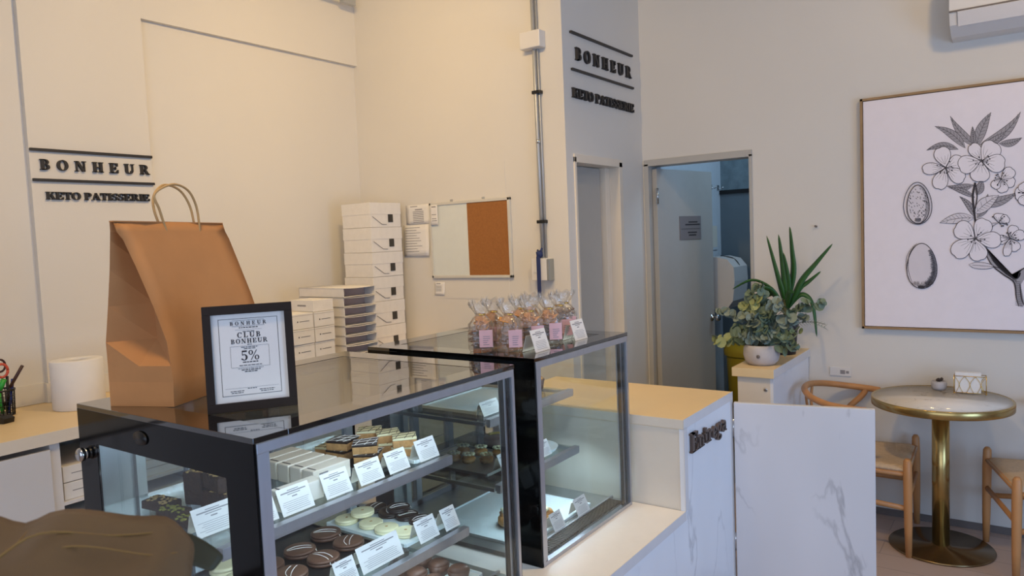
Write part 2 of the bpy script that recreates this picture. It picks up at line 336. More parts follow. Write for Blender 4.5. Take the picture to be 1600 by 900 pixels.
# ------------------------------------------------------------------ serif lettering (unit cap height)
def Rr(x0, y0, x1, y1): return [(x0, y0), (x1, y0), (x1, y1), (x0, y1)]
def Arc(cx, cy, rx, ry, ix, iy, a0, a1, n=18):
    ps = []
    for i in range(n):
        t0 = math.radians(a0+(a1-a0)*i/n); t1 = math.radians(a0+(a1-a0)*(i+1)/n)
        ps.append([(cx+ix*math.cos(t0), cy+iy*math.sin(t0)), (cx+rx*math.cos(t0), cy+ry*math.sin(t0)), (cx+rx*math.cos(t1), cy+ry*math.sin(t1)), (cx+ix*math.cos(t1), cy+iy*math.sin(t1))])
    return ps
S_ = [Rr(.08, 0, .30, 1), Rr(0, 0, .38, .08), Rr(0, .92, .38, 1)]
G = {
 'B': (.74, S_+[Rr(.3, .92, .38, 1), Rr(.3, .46, .42, .54), Rr(.3, 0, .42, .08)]+Arc(.36, .74, .30, .26, .11, .18, -90, 90)+Arc(.38, .27, .34, .27, .13, .19, -90, 90)),
 'O': (.86, Arc(.43, .5, .43, .52, .21, .44, 0, 360, 30)),
 'N': (.90, [Rr(.1, 0, .18, 1), [(.06, 1), (.30, 1), (.80, 0), (.58, 0)], Rr(.70, 0, .79, 1), Rr(0, .92, .2, 1), Rr(0, 0, .29, .08), Rr(.58, .92, .90, 1)]),
 'H': (.88, [Rr(.08, 0, .30, 1), Rr(.58, 0, .80, 1), Rr(.3, .45, .58, .54), Rr(0, 0, .37, .08), Rr(0, .92, .37, 1), Rr(.51, 0, .88, .08), Rr(.51, .92, .88, 1)]),
 'E': (.76, S_+[Rr(.3, .92, .70, 1), [(.50, .93), (.66, .68), (.71, .68), (.70, 1)], Rr(.3, .46, .5, .54), [(.42, .5), (.50, .34), (.54, .34), (.54, .66), (.50, .66)], Rr(.3, 0, .72, .08), [(.52, .07), (.70, .34), (.75, .34), (.72, 0)]]),
 'U': (.84, [Rr(.08, .3, .30, 1), Rr(0, .92, .38, 1), Rr(.67, .3, .76, 1), Rr(.57, .92, .86, 1)]+Arc(.42, .32, .34, .34, .13, .25, 180, 360)),
 'R': (.86, S_+[Rr(.3, .92, .38, 1), Rr(.3, .45, .42, .53), [(.36, .5), (.55, .5), (.84, .0), (.62, 0)], Rr(.62, 0, .90, .08)]+Arc(.38, .73, .32, .27, .12, .19, -90, 90)),
 'K': (.88, S_+[[(.28, .36), (.28, .48), (.66, .95), (.75, .95)], [(.38, .56), (.54, .70), (.86, .04), (.62, .04)], Rr(.53, .92, .84, 1), Rr(.54, 0, .92, .08)]),
 'T': (.76, [Rr(.27, 0, .49, 1), Rr(0, .92, .76, 1), [(0, 1), (0, .66), (.05, .66), (.2, .93)], [(.76, 1), (.76, .66), (.71, .66), (.56, .93)], Rr(.17, 0, .59, .08)]),
 'P': (.70, S_+[Rr(.3, .92, .38, 1), Rr(.3, .40, .38, .48)]+Arc(.36, .70, .34, .30, .13, .22, -90, 90)),
 'A': (.90, [[(.09, 0), (.17, 0), (.46, .88), (.40, 1)], [(.38, 1), (.50, 1), (.86, 0), (.61, 0), (.34, .80)], Rr(.2, .28, .68, .36), Rr(0, 0, .27, .08), Rr(.53, 0, .94, .08)]),
 'I': (.38, S_),
 'S': (.66, Arc(.33, .735, .29, .275, .11, .19, 35, 270)+Arc(.33, .275, .31, .285, .12, .19, -145, 90)+[Rr(.54, .66, .60, .99), Rr(.03, .02, .09, .34)]),
 'C': (.80, Arc(.43, .5, .43, .52, .21, .44, 40, 320, 24)+[Rr(.70, .64, .77, 1)]),
 'L': (.72, S_+[Rr(.3, 0, .70, .08), [(.5, .07), (.66, .34), (.71, .34), (.70, 0)]]),
 '5': (.62, [Rr(.08, .52, .15, 1), Rr(.08, .84, .56, 1)]+Arc(.28, .32, .32, .32, .13, .24, -140, 130)+[Rr(.0, .08, .14, .22)]),
 '%': (1.0, Arc(.22, .76, .22, .24, .10, .18, 0, 360)+Arc(.78, .24, .22, .24, .10, .18, 0, 360)+[[(.18, 0), (.26, 0), (.82, 1), (.74, 1)]]),
 'n': (.66, [Rr(.08, 0, .27, .62), Rr(0, 0, .34, .07), Rr(0, .56, .2, .63), Rr(.42, 0, .60, .42), Rr(.36, 0, .67, .07)]+Arc(.38, .38, .22, .27, .05, .17, 0, 130)),
 't': (.46, [Rr(.12, .12, .31, .86), Rr(0, .56, .44, .63)]+Arc(.33, .17, .21, .18, .03, .10, 180, 330)),
 'r': (.54, [Rr(.08, 0, .27, .62), Rr(0, 0, .36, .07), Rr(0, .56, .2, .63)]+Arc(.38, .42, .16, .22, .04, .12, 20, 170)),
 'e': (.56, Arc(.29, .31, .28, .33, .10, .25, 25, 330, 24)+[Rr(.14, .30, .52, .37), [(.42, .33), (.55, .33), (.56, .42), (.44, .46)]]),
 'g': (.62, Arc(.28, .41, .25, .24, .09, .17, 0, 360)+Arc(.28, -.12, .29, .17, .15, .10, 0, 360)+[Rr(.44, .55, .64, .63), [(.08, .2), (.16, .22), (.3, .05), (.1, .02)]]),
 'a': (.60, [Rr(.34, .05, .52, .45), Rr(.48, 0, .62, .07)]+Arc(.30, .42, .22, .23, .04, .15, 0, 160)+Arc(.22, .19, .20, .20, .07, .12, 0, 360)),
 ' ': (.35, []),
}
def textwidth(t, track=.1): return sum(G[c][0]+track for c in t)-track
def glyph_mb(mb, ch, m, depth):
    for poly in G[ch][1]: mb.prism(poly, 0, depth, m)
def text_into(mb, t, M, depth=.02, track=.1, center=True, squash=1):
    x = -textwidth(t, track)*squash/2 if center else 0
    for c in t:
        glyph_mb(mb, c, M @ Matrix.Translation((x, 0, 0)) @ Matrix.Diagonal((squash, 1, 1, 1)), depth); x += (G[c][0]+track)*squash
# frame for writing on a plane: origin o, x axis ux, y axis uy (scaled), normal = ux x uy
def plane(o, ux, uy, s=1):
    ux = Vector(ux).normalized(); uy = Vector(uy).normalized(); n = ux.cross(uy)
    return Matrix(((ux.x*s, uy.x*s, n.x*s, o[0]), (ux.y*s, uy.y*s, n.y*s, o[1]), (ux.z*s, uy.z*s, n.z*s, o[2]), (0, 0, 0, 1)))
# ================================================================== ROOM
CZ = 3.3; YA = 4.384; YB = 3.433; XS = -2.043; XL = -3.598
struct('floor', MB().box(-3.8, -2.6, -.1, 3.3, 4.5, 0), M_floor)
struct('ceiling', MB().box(-3.8, -2.6, CZ, 3.3, 4.5, CZ+.1), M_ceil)
w = MB().box(-3.8, -2.6, 0, XL-.03, YB, CZ)                       # recessed plane
w.box(XL-.03, 1.455, 0, XL, 2.006, CZ); w.box(XL-.03, 2.006, 2.758, XL, YB, CZ)
struct('wall_left', w, M_wall)
struct('wall_back', MB().box(-3.8, YB, 0, XS, YB+.06, CZ), M_wall)
struct('wall_passage', MB().box(XS-.2, YB+.06, 0, XS, 3.51, CZ).box(XS-.2, 4.08, 0, XS, YA, CZ).box(XS-.2, 3.51, 2.03, XS, 4.08, CZ), M_wall)
struct('wall_right', MB().box(-1.345, YA, 0, 3.2, YA+.12, CZ).box(-2.03, YA, 2.035, -1.345, YA+.12, CZ).box(XS-.2, YA, 0, -2.03, YA+.12, CZ), M_wall)
struct('wall_entrance', MB().box(3.2, -2.6, 0, 3.3, 4.5, CZ), M_wall)
# shopfront wall behind the viewer with its wide glazing
wf = MB().box(-3.8, -2.6, 0, -2.2, -2.5, CZ).box(-2.2, -2.6, 2.9, 3.2, -2.5, CZ).box(-2.2, -2.6, 0, 3.2, -2.5, .3); struct('wall_front', wf, M_wall)
wn = MB()
for x in (-2.2, -.4, 1.4, 3.15): wn.box(x, -2.58, .3, x+.05, -2.52, 2.9)
wn.box(-2.2, -2.58, .3, 3.2, -2.52, .35); wn.box(-2.2, -2.58, 2.85, 3.2, -2.52, 2.9)
wo = struct('window_1', wn, M_blkp); part('pane', MB().box(-2.2, -2.556, .3, 3.2, -2.55, 2.9), M_glass, wo)
# skirting
struct('baseboard_right', MB().box(-1.32, YA-.012, 0, 3.2, YA, .035), M_skirt)
t1 = MB().box(XL-.03, 1.0, .953, XL-.018, 1.443, 1.04).box(XL-.03, -.5, .953, XL-.018, 1.0, 1.04); t1.box(XL, 1.443, .953, XL+.012, 2.018, 1.04); t1.box(XL-.03, 2.018, .953, XL-.018, 3.42, 1.04); t1; t1.box(XL-.03, 1.443, .953, XL-.0005, 1.4545, 1.04)
struct('trim_1', t1, M_wall)
# door_1: open restroom door in the right wall
dj = MB()
dj.box(-2.03, YA-.012, 0, -2.0, YA+.12, 2.035, .002); dj.box(-1.363, YA-.012, 0, -1.345, YA+.12, 2.035, .002); dj.box(-2.03, YA-.012, 2.02, -1.345, YA+.12, 2.06, .002)
struct('trim_2', dj, M_door)
dd = thing('door_1', None, None, (-2.0, YA+.03, 0), 0); dd['kind'] = 'structure'; dd.rotation_euler = (0, 0, math.atan2(.666, .125))
part('door_leaf', MB().box(.01, -.035, .01, .675, 0, 2.005, .002), M_door, dd)
h = part('door_handle', MB().lathe([(0, 0), (.025, 0), (.025, .006), (.009, .008), (.009, .03), (.022, .04), (.026, .052), (.02, .062), (0, .064)], 20, Matrix.Translation((.635, -.035, .985)) @ Matrix.Rotation(PI/2, 4, 'X')), M_chrome, dd)
part('hinge', MB().box(-.004, -.045, 1.78, .012, -.035, 1.88).cyl((0, -.046, 1.78), .006, .1, 10), M_chrome, dd)
# notice on that leaf
nt = thing('door_notice', 'small grey notice fixed on the open restroom door', 'sign', dd.location, dd.rotation_euler[2])
part('notice_plate', MB().box(.255, -.040, 1.542, .515, -.0355, 1.70), M_sign, nt)
nb = MB()
for i, (a, b, zz) in enumerate(((.36, .47, 1.655), (.32, .50, 1.638), (.27, .50, 1.612), (.35, .46, 1.585), (.36, .45, 1.567))): nb.box(a, -.0408, zz, b, -.040, zz+(.003 if i == 2 else .009))
part('notice_print', nb, M_ink, nt)
# door_2: closed door set deep in the passage wall
d2 = struct('door_2', MB().box(XS-.13, 3.53, .01, XS-.09, 3.97, 1.995, .003), M_door)
part('jamb', MB().box(XS-.2, 3.51, 0, XS+.008, 3.53, 2.03, .002).box(XS-.2, 4.04, 0, XS+.008, 4.08, 2.03, .002).box(XS-.2, 3.51, 2.0, XS+.008, 4.08, 2.045, .002).box(XS-.2, 3.985, 0, XS-.06, 4.04, 2.0, .003), M_lam, d2)
# restroom behind door_1
struct('wall_restroom_left', MB().box(-2.1, YA+.12, 0, -1.97, 5.62, 2.7), M_wallr)
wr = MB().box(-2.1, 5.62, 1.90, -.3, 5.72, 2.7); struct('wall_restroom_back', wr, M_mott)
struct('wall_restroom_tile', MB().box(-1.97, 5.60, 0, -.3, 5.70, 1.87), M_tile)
struct('trim_3', MB().box(-1.97, 5.585, 1.87, -.3, 5.64, 1.90), M_blkp)
struct('wall_restroom_right', MB().box(-.3, YA+.12, 0, -.2, 5.7, 2.7), M_wallr)
struct('ceiling_restroom', MB().box(-2.1, YA+.12, 2.7, -.2, 5.7, 2.8), M_wallr)
struct('floor_restroom', MB().box(-2.1, YA+.12, -.1, -.2, 5.7, 0), M_tile)
dp = thing('towel_dispenser', 'large white paper towel dispenser on restroom wall behind the open door', 'dispenser', (-1.97, 5.15, 1.03))
pr = [(0, 0), (.19, .0), (.235, .06), (.25, .20), (.245, .30), (.20, .355), (.12, .375), (0, .37)]
mm = Matrix.Rotation(PI/2, 4, 'X')
part('dispenser_body', MB().prism(pr, -.30, 0, mm), M_pvc, dp)
part('dispenser_band', MB().tube([(p[0]+.001, .15, p[1]) for p in smoothpath([(.24, .24, 0), (.235, .31, 0), (.19, .36, 0), (.10, .378, 0)], 4)], .004, 6), M_blkp, dp)
for i, y in enumerate((5.40, 5.55)):
    hk = thing('wall_hook', ('small metal hook on restroom wall, the one nearer the door' if i == 0 else 'small metal hook on restroom wall, the one nearer the corner'), 'hook', (-1.97, y, 1.92), 0, 'restroom hooks')
    part('hook_plate', MB().box(.0, -.02, -.02, .006, .02, .02, .002), M_chrome, hk); part('hook_peg', MB().tube([(0, 0, 0), (.03, 0, -.012), (.045, 0, .004)], .005, 8), M_chrome, hk)
pc = thing('wall_picture', 'pale framed notice on the blue restroom wall above the dispenser', 'picture', (-1.97, 5.2, 1.45))
part('picture_frame', MB().box(0, 0, 0, .012, .3, .2, .002), M_wallr, pc); part('picture_sheet', MB().box(.012, .02, .02, .014, .28, .18), M_paper2, pc)
bn = thing('waste_bin', 'tall bin with yellow lid and blue liner inside the restroom', 'bin', (-1.64, 5.25, 0))
part('bin_body', MB().lathe([(0, 0), (.15, 0), (.175, .68), (.175, .70), (0, .70)], 28), M_yellow, bn)
part('bin_lid', MB().lathe([(.19, .70), (.195, .73), (.18, .77), (.10, .80), (0, .81)], 28), M_yellow, bn)
part('bin_liner', MB().lathe([(.12, .80), (.14, .86), (.10, .90), (0, .90)], 28, rip=.06), M_liner, bn)
# conduit high on left wall
tl = thing('ceiling_conduit', 'grey metal conduit running high along the left wall', 'conduit', (-3.5, 0, 3.118))
part('pipe', MB().tube([(0, -.5, .01), (0, 1.6, .01), (0, 3.27, .01)], .012, 10), M_steel, tl); part('end_box', MB().box(-.018, 3.24, -.02, .018, 3.345, .022, .004), M_steel, tl)
part('bracket', MB().box(-.098, 3.0, .0, 0, 3.02, .03), M_steel, tl)
# ================================================================== WALL SIGNS
def wall_sign(X, y0, y1, zt, label, hb=.047, gap=.133, s2=.034, zk=-.219, zb=-.088):
    # faces +x, reads along +y
    W = y1-y0; t = thing('wall_sign', label, 'sign', (X, y0, zt))
    part('bar', MB().box(.0, 0, -.006, .014, W, .006), M_letter, t)
    part('bar', MB().box(.0, .003, -gap-.006, .014, W+.003, -gap+.006), M_letter, t)
    s = hb; wx = 1.15; trk = (W*.90/s/wx-sum(G[c][0] for c in 'BONHEUR'))/6
    y = .036*W/.55
    for c in 'BONHEUR':
        mb = MB(); glyph_mb(mb, c, plane((0, y, zb), (0, 1, 0), (0, 0, 1), s) @ Matrix.Diagonal((wx, 1, 1, 1)), .014/s); part('letter', mb, M_letter, t); y += (G[c][0]+trk)*s*wx
    tw = 'KETO PATISSERIE'; sq = (W*(.86 if W < .6 else 1.0)/s2)/(textwidth(tw, .02)); y = .05*W/.55 if W < .6 else 0
    for c in tw:
        if c != ' ':
            mb = MB(); glyph_mb(mb, c, plane((0, y, zk), (0, 1, 0), (0, 0, 1), s2) @ Matrix.Diagonal((sq, 1, 1, 1)), .014/s2); part('letter', mb, M_letter, t)
        y += (G[c][0]+.02)*s2*sq
    return t
wall_sign(XL, 1.457, 2.006, 2.078, 'raised charcoal shop-name lettering on the left wall column behind the paper bag')
s2 = wall_sign(XS, 3.512, 4.262, 2.696, 'raised charcoal shop-name lettering above the passage door', .068, .197, .052, -.348, -.141)
# ================================================================== BACK WALL ITEMS
def onB(name, label, cat, x, z, **k): return thing(name, label, cat, (x, YB, z), 0, **k)
nb_ = onB('notice_board', 'aluminium framed board, half white enamel and half brown cork', 'notice board', -3.02, 1.376)
Wd, Ht = .605, .458; fr = MB()
fr.box(0, -.018, 0, Wd, 0, .016, .002); fr.box(0, -.018, Ht-.016, Wd, 0, Ht, .002); fr.box(0, -.018, 0, .014, 0, Ht, .002); fr.box(Wd-.018, -.018, 0, Wd, 0, Ht, .002)
part('board_frame', fr, mat('satin_light_frame', (.80, .79, .76), .45), nb_)
part('whiteboard_panel', MB().box(.014, -.011, .016, .292, -.001, Ht-.016), M_wb, nb_); part('cork_panel', MB().box(.292, -.0125, .016, Wd-.018, -.001, Ht-.016), M_cork, nb_)
part('hanger', MB().box(.16, -.006, Ht, .18, 0, Ht+.014, .001), M_steel, nb_); part('hanger', MB().box(.40, -.006, Ht, .42, 0, Ht+.014, .001), M_steel, nb_)
def sheet(name, label, x0, z0, x1, z1, lines, y=-.003, tilt=0, curl=0):
    t = thing(name, label, 'paper', (x0, YB, z0), 0); t.rotation_euler = (0, tilt, 0); W = x1-x0; H = z1-z0
    rows = [[(W*i/6, y-curl*max(0, (1-j/5))**2*(.6+.4*i/6), H*j/5) for i in range(7)] for j in range(6)]
    part('sheet', MB().grid(rows), M_paper, t, solid=.0008)
    ink = MB()
    for (a, b, c, hh) in lines: ink.box(W*a, y-.0016-curl*max(0, 1-c)**2*.8, H*c, W*b, y-.0010-curl*max(0, 1-c)**2*.8, H*c+hh)
    part('printed_lines', ink, M_inkl, t); return t
sheet('pinned_sheet', 'white printed table sheet pinned left of the notice board, upper of two', -3.226, 1.712, -3.028, 1.832, [(.2, .5, .9, .004), (.4, .7, .72, .006)]+[(.3, .75, .08+.09*i, .004) for i in range(7)], tilt=-.01)
sheet('pinned_sheet', 'tall curling sheet of text pinned below the table sheet', -3.255, 1.515, -3.04, 1.708, [(.08, random.uniform(.5, .85), .14+.085*i, .003) for i in range(10)], curl=.012)
sheet('pinned_slip', 'small slip with two papers on the top left corner of the notice board', -3.008, 1.70, -2.95, 1.822, [(.2, .8, .88, .006), (.2, .8, .5, .004), (.2, .8, .3, .004), (.2, .9, .2, .004)], y=-.021)
sheet('pinned_slip', 'tiny curled note taped to the wall under the notice board', -3.015, 1.272, -2.935, 1.35, [(.2, .6, .85, .004)]+[(.15, .7, .3+.12*i, .003) for i in range(4)], curl=.008)
struct('trim_4', MB().box(-2.995, YB-.002, 1.25, -2.45, YB, 2.04), M_wall)
cd = onB('wall_conduit', 'vertical galvanised conduit with white junction box and black clamps', 'conduit', -2.20, 1.48)
part('pipe', MB().tube([(-.002, -.02, 0), (-.006, -.02, .6), (-.012, -.02, 1.82)], .0105, 12), M_steel, cd)
part('pipe', MB().tube([(.014, -.012, 0), (.012, -.012, .6), (.006, -.012, 1.82)], .006, 10), M_steel, cd)
jb = part('junction_box', MB().box(-.075, -.062, 1.135, .055, 0, 1.225, .006), M_pvc, cd)
for zz in (.195, .895): part('clamp', MB().box(-.026, -.035, zz, .026, 0, zz+.018, .003), M_blkp, cd)
part('coupling', MB().cyl((-.004, -.02, .63), .013, .02, 12), M_chrome, cd)
sw = onB('wall_switch', 'white switch box at the foot of the conduit', 'switch', -2.262, 1.362)
part('switch_box', MB().box(0, -.05, 0, .10, 0, .122, .004), M_pvc, sw); part('switch_side', MB().box(.10, -.05, 0, .118, 0, .118, .004), M_alu2, sw); part('rocker', MB().box(.02, -.054, .045, .05, -.05, .07, .001), M_pvc, sw)
rb = onB('hanging_lanyard', 'dark blue ribbon tied round the conduit over the wall switch', 'ribbon', -2.205, 1.26)
part('strap', MB().box(-.014, -.062, 0, .008, -.057, .235), M_blue, rb); part('knot', MB().blob((-.002, -.045, .245), .020, .022, .028, 1, .15).tube([(-.015, -.045, .27), (.0, -.05, .25), (.018, -.05, .28)], .006, 6), M_blue, rb)
# ================================================================== RIGHT WALL: ART, AC, OUTLET
ar = thing('wall_art', 'large oak framed botanical print of almond blossom on the right wall', 'picture', (-.757, YA, 1.030))
AW, AH = .98, 1.233; f = MB(); q = .012
f.box(0, -.035, 0, AW, 0, q); f.box(0, -.035, AH-q, AW, 0, AH); f.box(0, -.035, 0, q, 0, AH); f.box(AW-q, -.035, 0, AW, 0, AH)
part('picture_frame', f, M_frwood, ar)
cv = part('canvas', MB().box(q+.003, -.028, q+.003, AW-q-.003, -.002, AH-q-.003), M_canvas, ar)
# drawing; design coordinates u (right), v (down) in units of a 562 x 900 study of the sheet
lays = [0]
def D(u, v, lay=0):
    px = 1400+u/2.81; py = 160+v/2.81
    x = (px-1347)/253*.714; t = (px-1347)/253
    top = 155.5-33.2*t; bot = 512.5+8.2*t
    return Vector((x, -.0283-.000009*lays[0], AH*(bot-py)/(bot-top)))
ink = MB(); grey = MB(); wash = MB(); flow = MB(); flink = MB()
def ribbon(mb, pts, w, lay=2, sm=5, taper=True):
    lays[0] += 1; p = smoothpath([(a, b, 0) for a, b in pts], sm); L = []; R_ = []; n = len(p)
    for i in range(n):
        t = (p[min(i+1, n-1)]-p[max(i-1, 0)]); t = t.normalized() if t.length > 1e-6 else Vector((1, 0, 0))
        k = w*(.35+.65*math.sin(PI*(i+.5)/n)) if taper else w
        nn = Vector((-t.y, t.x, 0))*k*.5; L.append(p[i]+nn); R_.append(p[i]-nn)
    vl = [mb.bm.verts.new(D(a.x, a.y, lay)) for a in L]; vr = [mb.bm.verts.new(D(a.x, a.y, lay)) for a in R_]
    for i in range(n-1): mb.bm.faces.new((vl[i], vl[i+1], vr[i+1], vr[i]))
def fill(mb, pts, lay=1, sm=4):
    lays[0] += 1; p = smoothpath([(a, b, 0) for a, b in pts], sm) if sm else [Vector((a, b, 0)) for a, b in pts]
    c = sum((q for q in p), Vector())/len(p); vc = mb.bm.verts.new(D(c.x, c.y, lay)); vs = [mb.bm.verts.new(D(a.x, a.y, lay)) for a in p]
    for i in range(len(vs)): 
        j = (i+1) % len(vs)
        if (p[i]-p[j]).length > 1e-5: mb.bm.faces.new((vc, vs[i], vs[j]))
def aleaf(x0, y0, x1, y1, w, bend=0, dark=True):
    a = Vector((x0, y0)); b = Vector((x1, y1)); d = b-a; n = Vector((-d.y, d.x)).normalized()
    c = lambda t: a+d*t+n*bend*4*t*(1-t)
    up = [c(t)+n*w*math.sin(PI*t**.8)*.5 for t in [i/8 for i in range(9)]]; lo = [c(t)-n*w*math.sin(PI*t**.8)*.5 for t in [i/8 for i in range(9)]]
    fill(grey if dark else wash, [tuple(q) for q in up+lo[::-1][1:-1]], 1, 0)
    ribbon(ink, [tuple(q) for q in up], 2.2); ribbon(ink, [tuple(q) for q in lo], 2.2); ribbon(ink, [tuple(c(i/5)) for i in range(6)], 2)
    for i in range(1, 9):
        t = i/9.5; ribbon(ink, [tuple(c(t)), tuple(c(min(1, t+.09))+n*w*.40*math.sin(PI*t**.8))], 1.4, 2, 2)
        if i % 2 or dark: ribbon(ink, [tuple(c(t)), tuple(c(min(1, t+.09))-n*w*.40*math.sin(PI*t**.8))], 1.4, 2, 2)
def petal(cx, cy, ang, L, w, lay=4):
    a = math.radians(ang); ux = Vector((math.cos(a), math.sin(a))); n = Vector((-ux.y, ux.x)); c = Vector((cx, cy))
    o = [c+ux*L*t+n*w*s*.5 for t, s in ((.05, .05), (.25, .55), (.5, .95), (.75, 1.0), (.93, .7), (1.0, .25), (.97, -.15), (.95, -.6), (.74, -1.0), (.48, -.9), (.25, -.5), (.05, -.05))]
    fill(flow, [tuple(q) for q in o+[o[0]]], lay, 3); ribbon(flink, [tuple(q) for q in o+[o[0]]], 2.4, lay+1, 3, False)
    for s in (-.5, -.15, .2, .5): ribbon(flink, [tuple(c+ux*L*.16), tuple(c+ux*L*.35+n*w*s*.4), tuple(c+ux*L*(.55+.1*abs(s))+n*w*s*.75)], 1.2, lay+1, 3)
def flower(cx, cy, petals, lay=4):
    for (ang, L, w) in petals: petal(cx, cy, ang, L, w, lay)
    for k in range(11):
        a = random.uniform(0, 2*PI); r = random.uniform(22, 42); e = (cx+r*math.cos(a), cy+r*.75*math.sin(a))
        ribbon(flink, [(cx, cy), e], 1.8, lay+2, 2); fill(flink, [(e[0]+3.5*math.cos(q*PI/3), e[1]+3.5*math.sin(q*PI/3)) for q in range(6)], lay+2, 0)
# leaves and branch
for L_ in ((385, 190, 265, 55, 34, -14), (330, 195, 197, 100, 36, 16), (375, 190, 437, 40, 44, -8), (390, 180, 556, 38, 40, 26), (300, 200, 160, 205, 30, 18), (400, 190, 497, 122, 34, 8), (470, 175, 562, 150, 30, 10), (365, 180, 360, 100, 20, 0),
           (365, 355, 250, 360, 30, -10), (370, 410, 258, 365, 22, 6), (385, 440, 545, 388, 40, 14), (378, 400, 400, 330, 34, 4), (370, 495, 305, 405, 26, 10), (380, 500, 425, 395, 34, 10)): aleaf(*L_)
aleaf(368, 500, 218, 522, 44, 8, False); aleaf(372, 480, 470, 400, 54, -6, False)
ribbon(ink, [(372, 345), (362, 400), (366, 460), (375, 530), (385, 585), (430, 660), (475, 720), (540, 775)], 9, 3, 6, False)
ribbon(ink, [(372, 345), (380, 400), (372, 460)], 5, 3, 5, False)
fill(grey, [(415, 625), (445, 690), (500, 750), (545, 770), (560, 745), (562, 730), (640, 680), (640, 705), (570, 775), (562, 810), (575, 880), (560, 893), (545, 860), (535, 790), (480, 745), (430, 690), (405, 640), (415, 625)], 2, 2)
ribbon(ink, [(405, 630), (440, 705), (490, 750), (533, 785), (542, 850), (553, 892)], 6, 3); ribbon(ink, [(418, 628), (450, 690), (505, 750), (545, 768), (562, 730), (640, 680)], 5, 3); ribbon(ink, [(556, 790), (562, 850), (572, 885)], 6, 3)
for k in range(26):
    t = k/25; ribbon(ink, [(420+t*120, 640+t*130), (412+t*122+8, 655+t*132)], 2.6, 3, 2)
for k in range(14): ribbon(ink, [(538, 780+k*8), (560+k*.5, 784+k*8)], 2, 3, 2)
fill(wash, [(345, 705), (380, 695), (430, 702), (450, 715), (420, 725), (370, 722), (345, 708)], 2, 3); ribbon(ink, [(345, 705), (380, 695), (430, 702), (450, 715), (420, 725), (370, 722), (345, 706)], 2.4, 3); ribbon(ink, [(360, 708), (440, 714)], 2, 3, 2); ribbon(ink, [(440, 712), (475, 722)], 4, 3, 2)
flower(478, 330, [(20, 60, 46), (80, 60, 46), (-40, 66, 50), (130, 50, 40)], 3)
flower(515, 590, [(-70, 60, 42), (-20, 64, 46), (60, 62, 44), (100, 80, 34), (170, 50, 40)], 3); flower(470, 520, [(-80, 40, 50), (-30, 46, 40)], 3)
flower(246, 280, [(-105, 92, 72), (-25, 82, 66), (35, 96, 62), (112, 100, 66), (176, 104, 50)], 5)
flower(398, 250, [(-120, 84, 54), (-52, 98, 84), (10, 98, 78), (96, 92, 80), (165, 100, 78)], 7)
flower(372, 590, [(-145, 100, 82), (-58, 96, 76), (5, 108, 70), (78, 100, 76), (142, 120, 78)], 5)
flower(590, 395, [(180, 55, 60), (240, 55, 50), (120, 55, 50), (0, 60, 60), (60, 50, 50)], 5)
# almonds
def oval(cx, cy, rx, ry, mb, w, lay, egg=.15): ribbon(mb, [(cx+rx*math.cos(a)*(1+egg*math.sin(a)), cy+ry*math.sin(a)) for a in [i*PI/10 for i in range(21)]], w, lay, 2, False)
def ovf(cx, cy, rx, ry, mb, lay, egg=.15): fill(mb, [(cx+rx*math.cos(a)*(1+egg*math.sin(a)), cy+ry*math.sin(a)) for a in [i*PI/12 for i in range(24)]], lay, 0)
oval(120, 436, 64, 92, ink, 3.2, 3); ovf(122, 440, 50, 84, wash, 1); oval(122, 440, 50, 84, ink, 4, 3)
ovf(138, 712, 68, 100, wash, 1); oval(138, 712, 68, 100, ink, 3.4, 3); ribbon(ink, [(115, 612), (82, 660), (76, 730), (98, 800)], 3, 3); ribbon(ink, [(105, 618), (70, 668), (68, 730), (84, 782)], 2, 3)
for k in range(70):
    a = random.uniform(0, 2*PI); r = random.random()**.5; x = 122+44*r*math.cos(a); y = 435+70*r*math.sin(a); ribbon(ink, [(x, y), (x+3, y+5)], 2.8, 3, 2, False)
for k in range(46):
    y = 360+k*3.6; x = 122+49*math.sqrt(max(0, 1-((y-440)/84)**2)); ribbon(ink, [(x, y), (x-9-7*math.sin(k*.07+.3), y+3)], 1.7, 3, 2)
for k in range(90):
    y = 640+k*1.85; e = math.sqrt(max(0, 1-((y-712)/100)**2)); x = 138+66*e*(1+.15*(y-712)/100); ribbon(ink, [(x, y), (x-(12+26*(y-620)/190)*random.uniform(.7, 1.2), y+3)], 1.5, 3, 2)
for k in range(26): x = 95+k*3.8; ribbon(ink, [(x, 806-abs(x-138)*.25), (x-1, 784+random.uniform(-8, 8))], 1.6, 3, 2)
fill(ink, [(118, 800), (140, 798), (155, 806), (140, 812), (122, 808)], 3, 0)
for k in range(10): ribbon(ink, [(108+k*3, 520-abs(k-5)), (110+k*2.6, 500)], 1.8, 3, 2)
part('ink_drawing', ink, M_artink, cv); part('grey_shading', grey, M_artgrey, cv); part('light_shading', wash, M_artlight, cv); part('blossom_petals', flow, M_canvas, cv); part('blossom_outline', flink, M_artink, cv)
